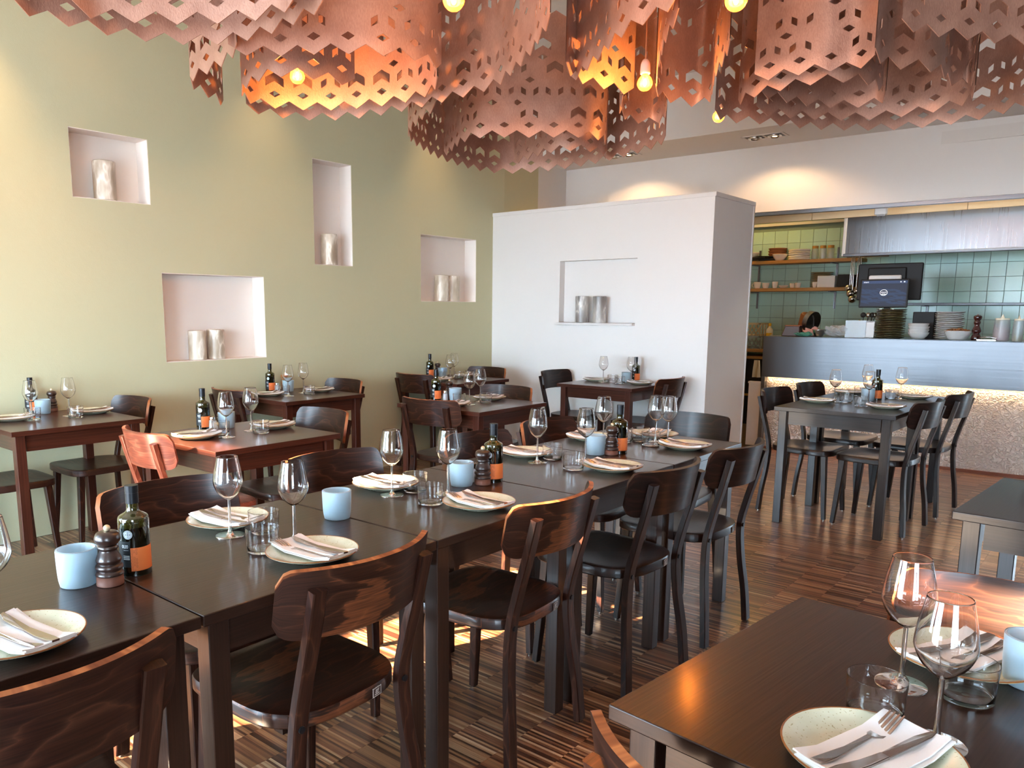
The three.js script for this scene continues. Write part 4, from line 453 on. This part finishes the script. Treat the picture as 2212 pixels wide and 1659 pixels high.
// ---------------------------------------------------------------- copper felt pendant
const strips = [
  [[-2.67, -1.02], [-2.7, -1.1], [-2.69, -1.22], [-2.67, -1.36], [-2.62, -1.46], [-2.55, -1.55], [-2.44, -1.62], [-2.32, -1.65], [-2.14, -1.65], [-1.96, -1.63]],
  [[-2.55, -1.14], [-2.56, -1.22], [-2.48, -1.33], [-2.39, -1.42], [-2.28, -1.5], [-2.15, -1.56], [-2.0, -1.56]],
  [[-2.55, -1.68], [-2.49, -1.75], [-2.41, -1.82], [-2.31, -1.88], [-2.21, -1.96], [-2.14, -2.05], [-2.1, -2.14], [-2.09, -2.23], [-2.13, -2.33]],
  [[-2.51, -1.69], [-2.64, -1.73], [-2.78, -1.755], [-2.9, -1.765], [-2.99, -1.79], [-3.05, -1.84], [-3.1, -1.92], [-3.15, -2.01], [-3.23, -2.09]],
  [[-2.53, -2.25], [-2.54, -2.15], [-2.575, -2.03], [-2.65, -1.95], [-2.79, -1.95], [-2.98, -2.02], [-3.07, -2.14], [-3.04, -2.26], [-2.96, -2.36], [-2.86, -2.44], [-2.74, -2.49], [-2.62, -2.53], [-2.49, -2.545], [-2.36, -2.52], [-2.25, -2.44]],
  [[-3.2, -2.19], [-3.19, -2.31], [-3.15, -2.43], [-3.07, -2.52], [-2.98, -2.58], [-2.86, -2.62], [-2.75, -2.64], [-2.62, -2.65], [-2.49, -2.65], [-2.35, -2.645], [-2.21, -2.64], [-2.08, -2.61], [-1.97, -2.54], [-1.84, -2.45], [-1.75, -2.38], [-1.65, -2.29], [-1.52, -2.17]],
  [[-2.53, -2.73], [-2.65, -2.79], [-2.78, -2.87], [-2.89, -2.94], [-3.0, -3.03], [-3.11, -3.18], [-3.22, -3.4], [-3.31, -3.62], [-3.36, -3.85], [-3.38, -4.05], [-3.35, -4.21], [-3.25, -4.3], [-3.13, -4.34], [-2.98, -4.36], [-2.86, -4.36], [-2.74, -4.34], [-2.55, -4.29], [-2.41, -4.24], [-2.29, -4.19], [-2.16, -4.12], [-2.06, -4.03]],
  [[-3.24, -3.57], [-3.05, -3.44], [-2.88, -3.33], [-2.75, -3.3], [-2.64, -3.37], [-2.54, -3.46], [-2.43, -3.55], [-2.33, -3.65], [-2.3, -3.78], [-2.36, -3.92]],
  [[-3.08, -4.04], [-2.87, -3.94], [-2.73, -3.88], [-2.6, -3.88], [-2.51, -3.98], [-2.5, -4.16], [-2.58, -4.27]],
  [[-1.84, -2.77], [-1.78, -2.73], [-1.69, -2.66], [-1.58, -2.57], [-1.47, -2.47], [-1.36, -2.39], [-1.24, -2.34], [-1.14, -2.28]],
  [[-1.76, -2.62], [-1.8, -2.78], [-1.77, -2.94], [-1.74, -3.1]],
  [[-1.83, -3.17], [-1.94, -3.34], [-1.97, -3.52], [-1.91, -3.62], [-1.82, -3.54], [-1.72, -3.36]],
  [[-1.64, -3.1], [-1.67, -3.22], [-1.65, -3.34], [-1.6, -3.44], [-1.54, -3.4], [-1.45, -3.23], [-1.37, -3.07], [-1.27, -2.91], [-1.19, -2.77]],
  [[-1.62, -3.07], [-1.51, -2.87], [-1.41, -2.7], [-1.33, -2.57], [-1.25, -2.46], [-1.2, -2.4]],
  [[-1.28, -3.23], [-1.15, -3.24], [-1.03, -3.26], [-0.94, -3.31], [-0.86, -3.28]],
  [[-1.48, -3.57], [-1.42, -3.48], [-1.35, -3.44], [-1.23, -3.41], [-1.09, -3.41], [-0.98, -3.48], [-0.94, -3.58], [-0.94, -3.73]],
  [[-1.63, -3.67], [-1.62, -3.81], [-1.55, -3.9], [-1.48, -4.01], [-1.4, -4.16], [-1.31, -4.28], [-1.2, -4.39], [-1.09, -4.48], [-0.96, -4.53], [-0.81, -4.54], [-0.67, -4.5], [-0.57, -4.42], [-0.47, -4.33]],
  [[-1.34, -3.44], [-1.29, -3.6], [-1.22, -3.76], [-1.12, -3.88], [-1.0, -3.92], [-0.95, -3.83]],
  [[-1.46, -3.73], [-1.39, -3.86], [-1.29, -4.01], [-1.13, -4.16], [-0.99, -4.21], [-0.84, -4.21], [-0.71, -4.15], [-0.65, -3.98]],
  [[-0.84, -3.2], [-0.82, -3.36], [-0.74, -3.46], [-0.7, -3.58], [-0.7, -3.76], [-0.655, -3.85], [-0.62, -3.75]],
  [[-0.7, -2.94], [-0.63, -3.08], [-0.55, -3.2], [-0.47, -3.32], [-0.38, -3.42]],
];
function feltStrip(path, y0, rows, seed) {
  const r = rng(seed), c = new THREE.CatmullRomCurve3(path.map(([x, z]) => V3(x, 0, z)), false, 'centripetal'), L = c.getLength(), n = Math.max(2, Math.round(L / 0.125)), PP = L / n, s = PP / Math.sqrt(3), th = 0.0032;
  c.arcLengthDivisions = 400;
  const cache = new Map(), P0 = (x) => { const k = Math.round(x * 2e4); if (!cache.has(k)) { const u = Math.max(0, Math.min(1, x / L)), p = c.getPointAt(u), t = c.getTangentAt(u); cache.set(k, [p, V3(t.z, 0, -t.x).normalize()]); } return cache.get(k); };
  const pos = [], nor = [], uv = [];
  const put = (q, side, N) => { const [p, nn] = P0(q[0]); pos.push(p.x + nn.x * side * th / 2, y0 + q[1], p.z + nn.z * side * th / 2); if (N) nor.push(N.x, N.y, N.z); else nor.push(nn.x * side, 0, nn.z * side); uv.push(q[0], q[1]); };
  const tri = (a, b, d) => { if ((b[0] - a[0]) * (d[1] - a[1]) - (b[1] - a[1]) * (d[0] - a[0]) > 0) [b, d] = [d, b]; put(a, 1); put(b, 1); put(d, 1); put(a, -1); put(d, -1); put(b, -1); };
  const wallEdge = (a, b) => { const A = P0(a[0])[0], B = P0(b[0])[0], e = V3(B.x - A.x, b[1] - a[1], B.z - A.z), N = e.cross(P0((a[0] + b[0]) / 2)[1]).normalize(); for (const [q, sd] of [[a, 1], [a, -1], [b, 1], [b, 1], [a, -1], [b, -1]]) put(q, sd, N); };
  const lerp2 = (a, b, k) => [a[0] + (b[0] - a[0]) * k, a[1] + (b[1] - a[1]) * k];
  const fillTri = (a, b, d) => { const ab = lerp2(a, b, 0.5), bd = lerp2(b, d, 0.5), da = lerp2(d, a, 0.5); tri(a, ab, da); tri(ab, b, bd); tri(da, bd, d); tri(ab, bd, da); };
  const quad = (a, b, d, e) => { tri(a, b, d); tri(a, d, e); };
  const rh = (v, hole, notch) => { // v: four corners; hole: 0 none, 1 middle, 2 notch against edge v3-v0
    const m = [(v[0][0] + v[2][0]) / 2, (v[0][1] + v[2][1]) / 2];
    if (!hole) { fillTri(v[0], v[1], v[2]); fillTri(v[0], v[2], v[3]); return; }
    if (hole === 1) { const h = v.map((q) => lerp2(m, q, 0.4)); for (let i = 0; i < 4; i++) { const j = (i + 1) % 4; quad(v[i], v[j], h[j], h[i]); wallEdge(h[i], h[j]); } return; }
    const k0 = 0.25, k1 = 0.75, N0 = lerp2(v[0], v[3], k0), N3 = lerp2(v[0], v[3], k1), B0 = lerp2(v[1], v[2], k0), B3 = lerp2(v[1], v[2], k1), N1 = lerp2(N0, B0, 0.66), N2 = lerp2(N3, B3, 0.66);
    quad(v[0], v[1], N1, N0); quad(v[1], v[2], N2, N1); quad(v[2], v[3], N3, N2); wallEdge(N0, N1); wallEdge(N1, N2); wallEdge(N2, N3);
  };
  for (let j = 0; j < rows; j++) { const yb = j * 1.5 * s, sh = (j % 2) * PP / 2, keep = j < 3 ? 1 : j === 3 ? 0.6 : 0.25;
    for (let k = 0; k <= n; k++) { const cx = k * PP + PP / 2 - sh, l = cx - PP / 2, rr = cx + PP / 2, L0 = Math.max(0, l), R0 = Math.min(L, rr); if (cx < -1e-6 || cx > L + 1e-6) continue; const full = l > -1e-6 && rr < L + 1e-6;
      const T = [cx, yb + s], B = [cx, yb], Lp = [l, yb + s / 2], Rp = [rr, yb + s / 2];
      if (full) rh([B, Rp, T, Lp], j === 0 ? 1 : r() < 0.45 * keep ? 1 : 0); else if (l < 0) fillTri(B, Rp, T); else fillTri(B, T, Lp);
      if (j === 0) { const dn = (q) => [q[0], q[1] - 0.36 * s]; if (l > -1e-6) { quad(Lp, B, dn(B), dn(Lp)); wallEdge(dn(Lp), dn(B)); } if (rr < L + 1e-6) { quad(B, Rp, dn(Rp), dn(B)); wallEdge(dn(B), dn(Rp)); } }
      // the two upright rhombi that meet above this one
      const q = r(), kind = q < 0.24 * keep ? 2 : q < 0.84 * keep ? 1 : 0, k2 = kind === 1 && r() < 0.3 ? 0 : kind, T2 = [cx, yb + 2 * s];
      if (l > -1e-6) rh([T, Lp, [l, yb + 1.5 * s], T2], kind); if (rr < L + 1e-6) rh([T, Rp, [rr, yb + 1.5 * s], T2], k2);
    } }
  const g = new THREE.BufferGeometry(); g.setAttribute('position', new THREE.Float32BufferAttribute(pos, 3)); g.setAttribute('normal', new THREE.Float32BufferAttribute(nor, 3)); g.setAttribute('uv', new THREE.Float32BufferAttribute(uv, 2)); return g;
}
{
  const pend = group('pendant_lamp', 'large copper pendant of curled perforated felt strips with zigzag edges', 'pendant lamp');
  strips.forEach((p, i) => part('felt_strip', feltStrip(p, 2.258, 5, 500 + i * 13), M.felt, pend));
  for (const [x, z] of [[-2.5, -1.65], [-3.0, -2.1], [-2.1, -2.2], [-2.6, -2.66], [-3.3, -3.7], [-2.3, -3.8], [-1.5, -2.45], [-1.6, -3.45], [-0.9, -3.28], [-1.0, -4.52], [-0.55, -3.2]]) part('suspension_wire', cyl(0.0012, CEIL - 2.7, x, (CEIL + 2.7) / 2, z, 6), M.wire, pend);
}
const bulbs = [[-2.712, 2.279, -2.104, 'in the left loop of copper pendant'], [-1.598, 2.228, -2.934, 'with porcelain socket in middle of copper pendant'], [-1.543, 2.192, -1.74, 'at the top edge, left of centre'], [-0.956, 2.194, -2.252, 'at the top edge, right of centre'], [-1.803, 2.339, -4.103, 'low behind the dark right strips of pendant']];
for (const [x, y, z, l] of bulbs) {
  const k = group('globe_bulb', 'glowing amber globe bulb ' + l, 'light bulb', [x, y, z]); part('globe', lathe(smooth([[0, -0.03], [0.016, -0.0255], [0.028, -0.011], [0.03, 0.002], [0.025, 0.017], [0.015, 0.028], [0.0125, 0.036]], 4), 28), M.bulb, k); part('filament', at(new THREE.SphereGeometry(0.0095, 12, 10).scale(1, 1.7, 1), 0, 0.002, 0), M.filament, k);
  part('socket', lathe(smooth([[0.013, 0.034], [0.0195, 0.036], [0.0195, 0.056], [0.017, 0.075], [0.009, 0.088], [0, 0.089]], 3), 24), M.porcelain, k); part('cord', cyl(0.003, CEIL - y - 0.085, 0, (CEIL - y + 0.085) / 2, 0, 8), M.cord, k);
  const a = new THREE.PointLight(0xffa850, 0.75, 0, 2); a.position.set(x, y + 0.002, z); a.castShadow = true; a.shadow.radius = 1.2; scene.add(a);
}
renderer.render(scene, camera);
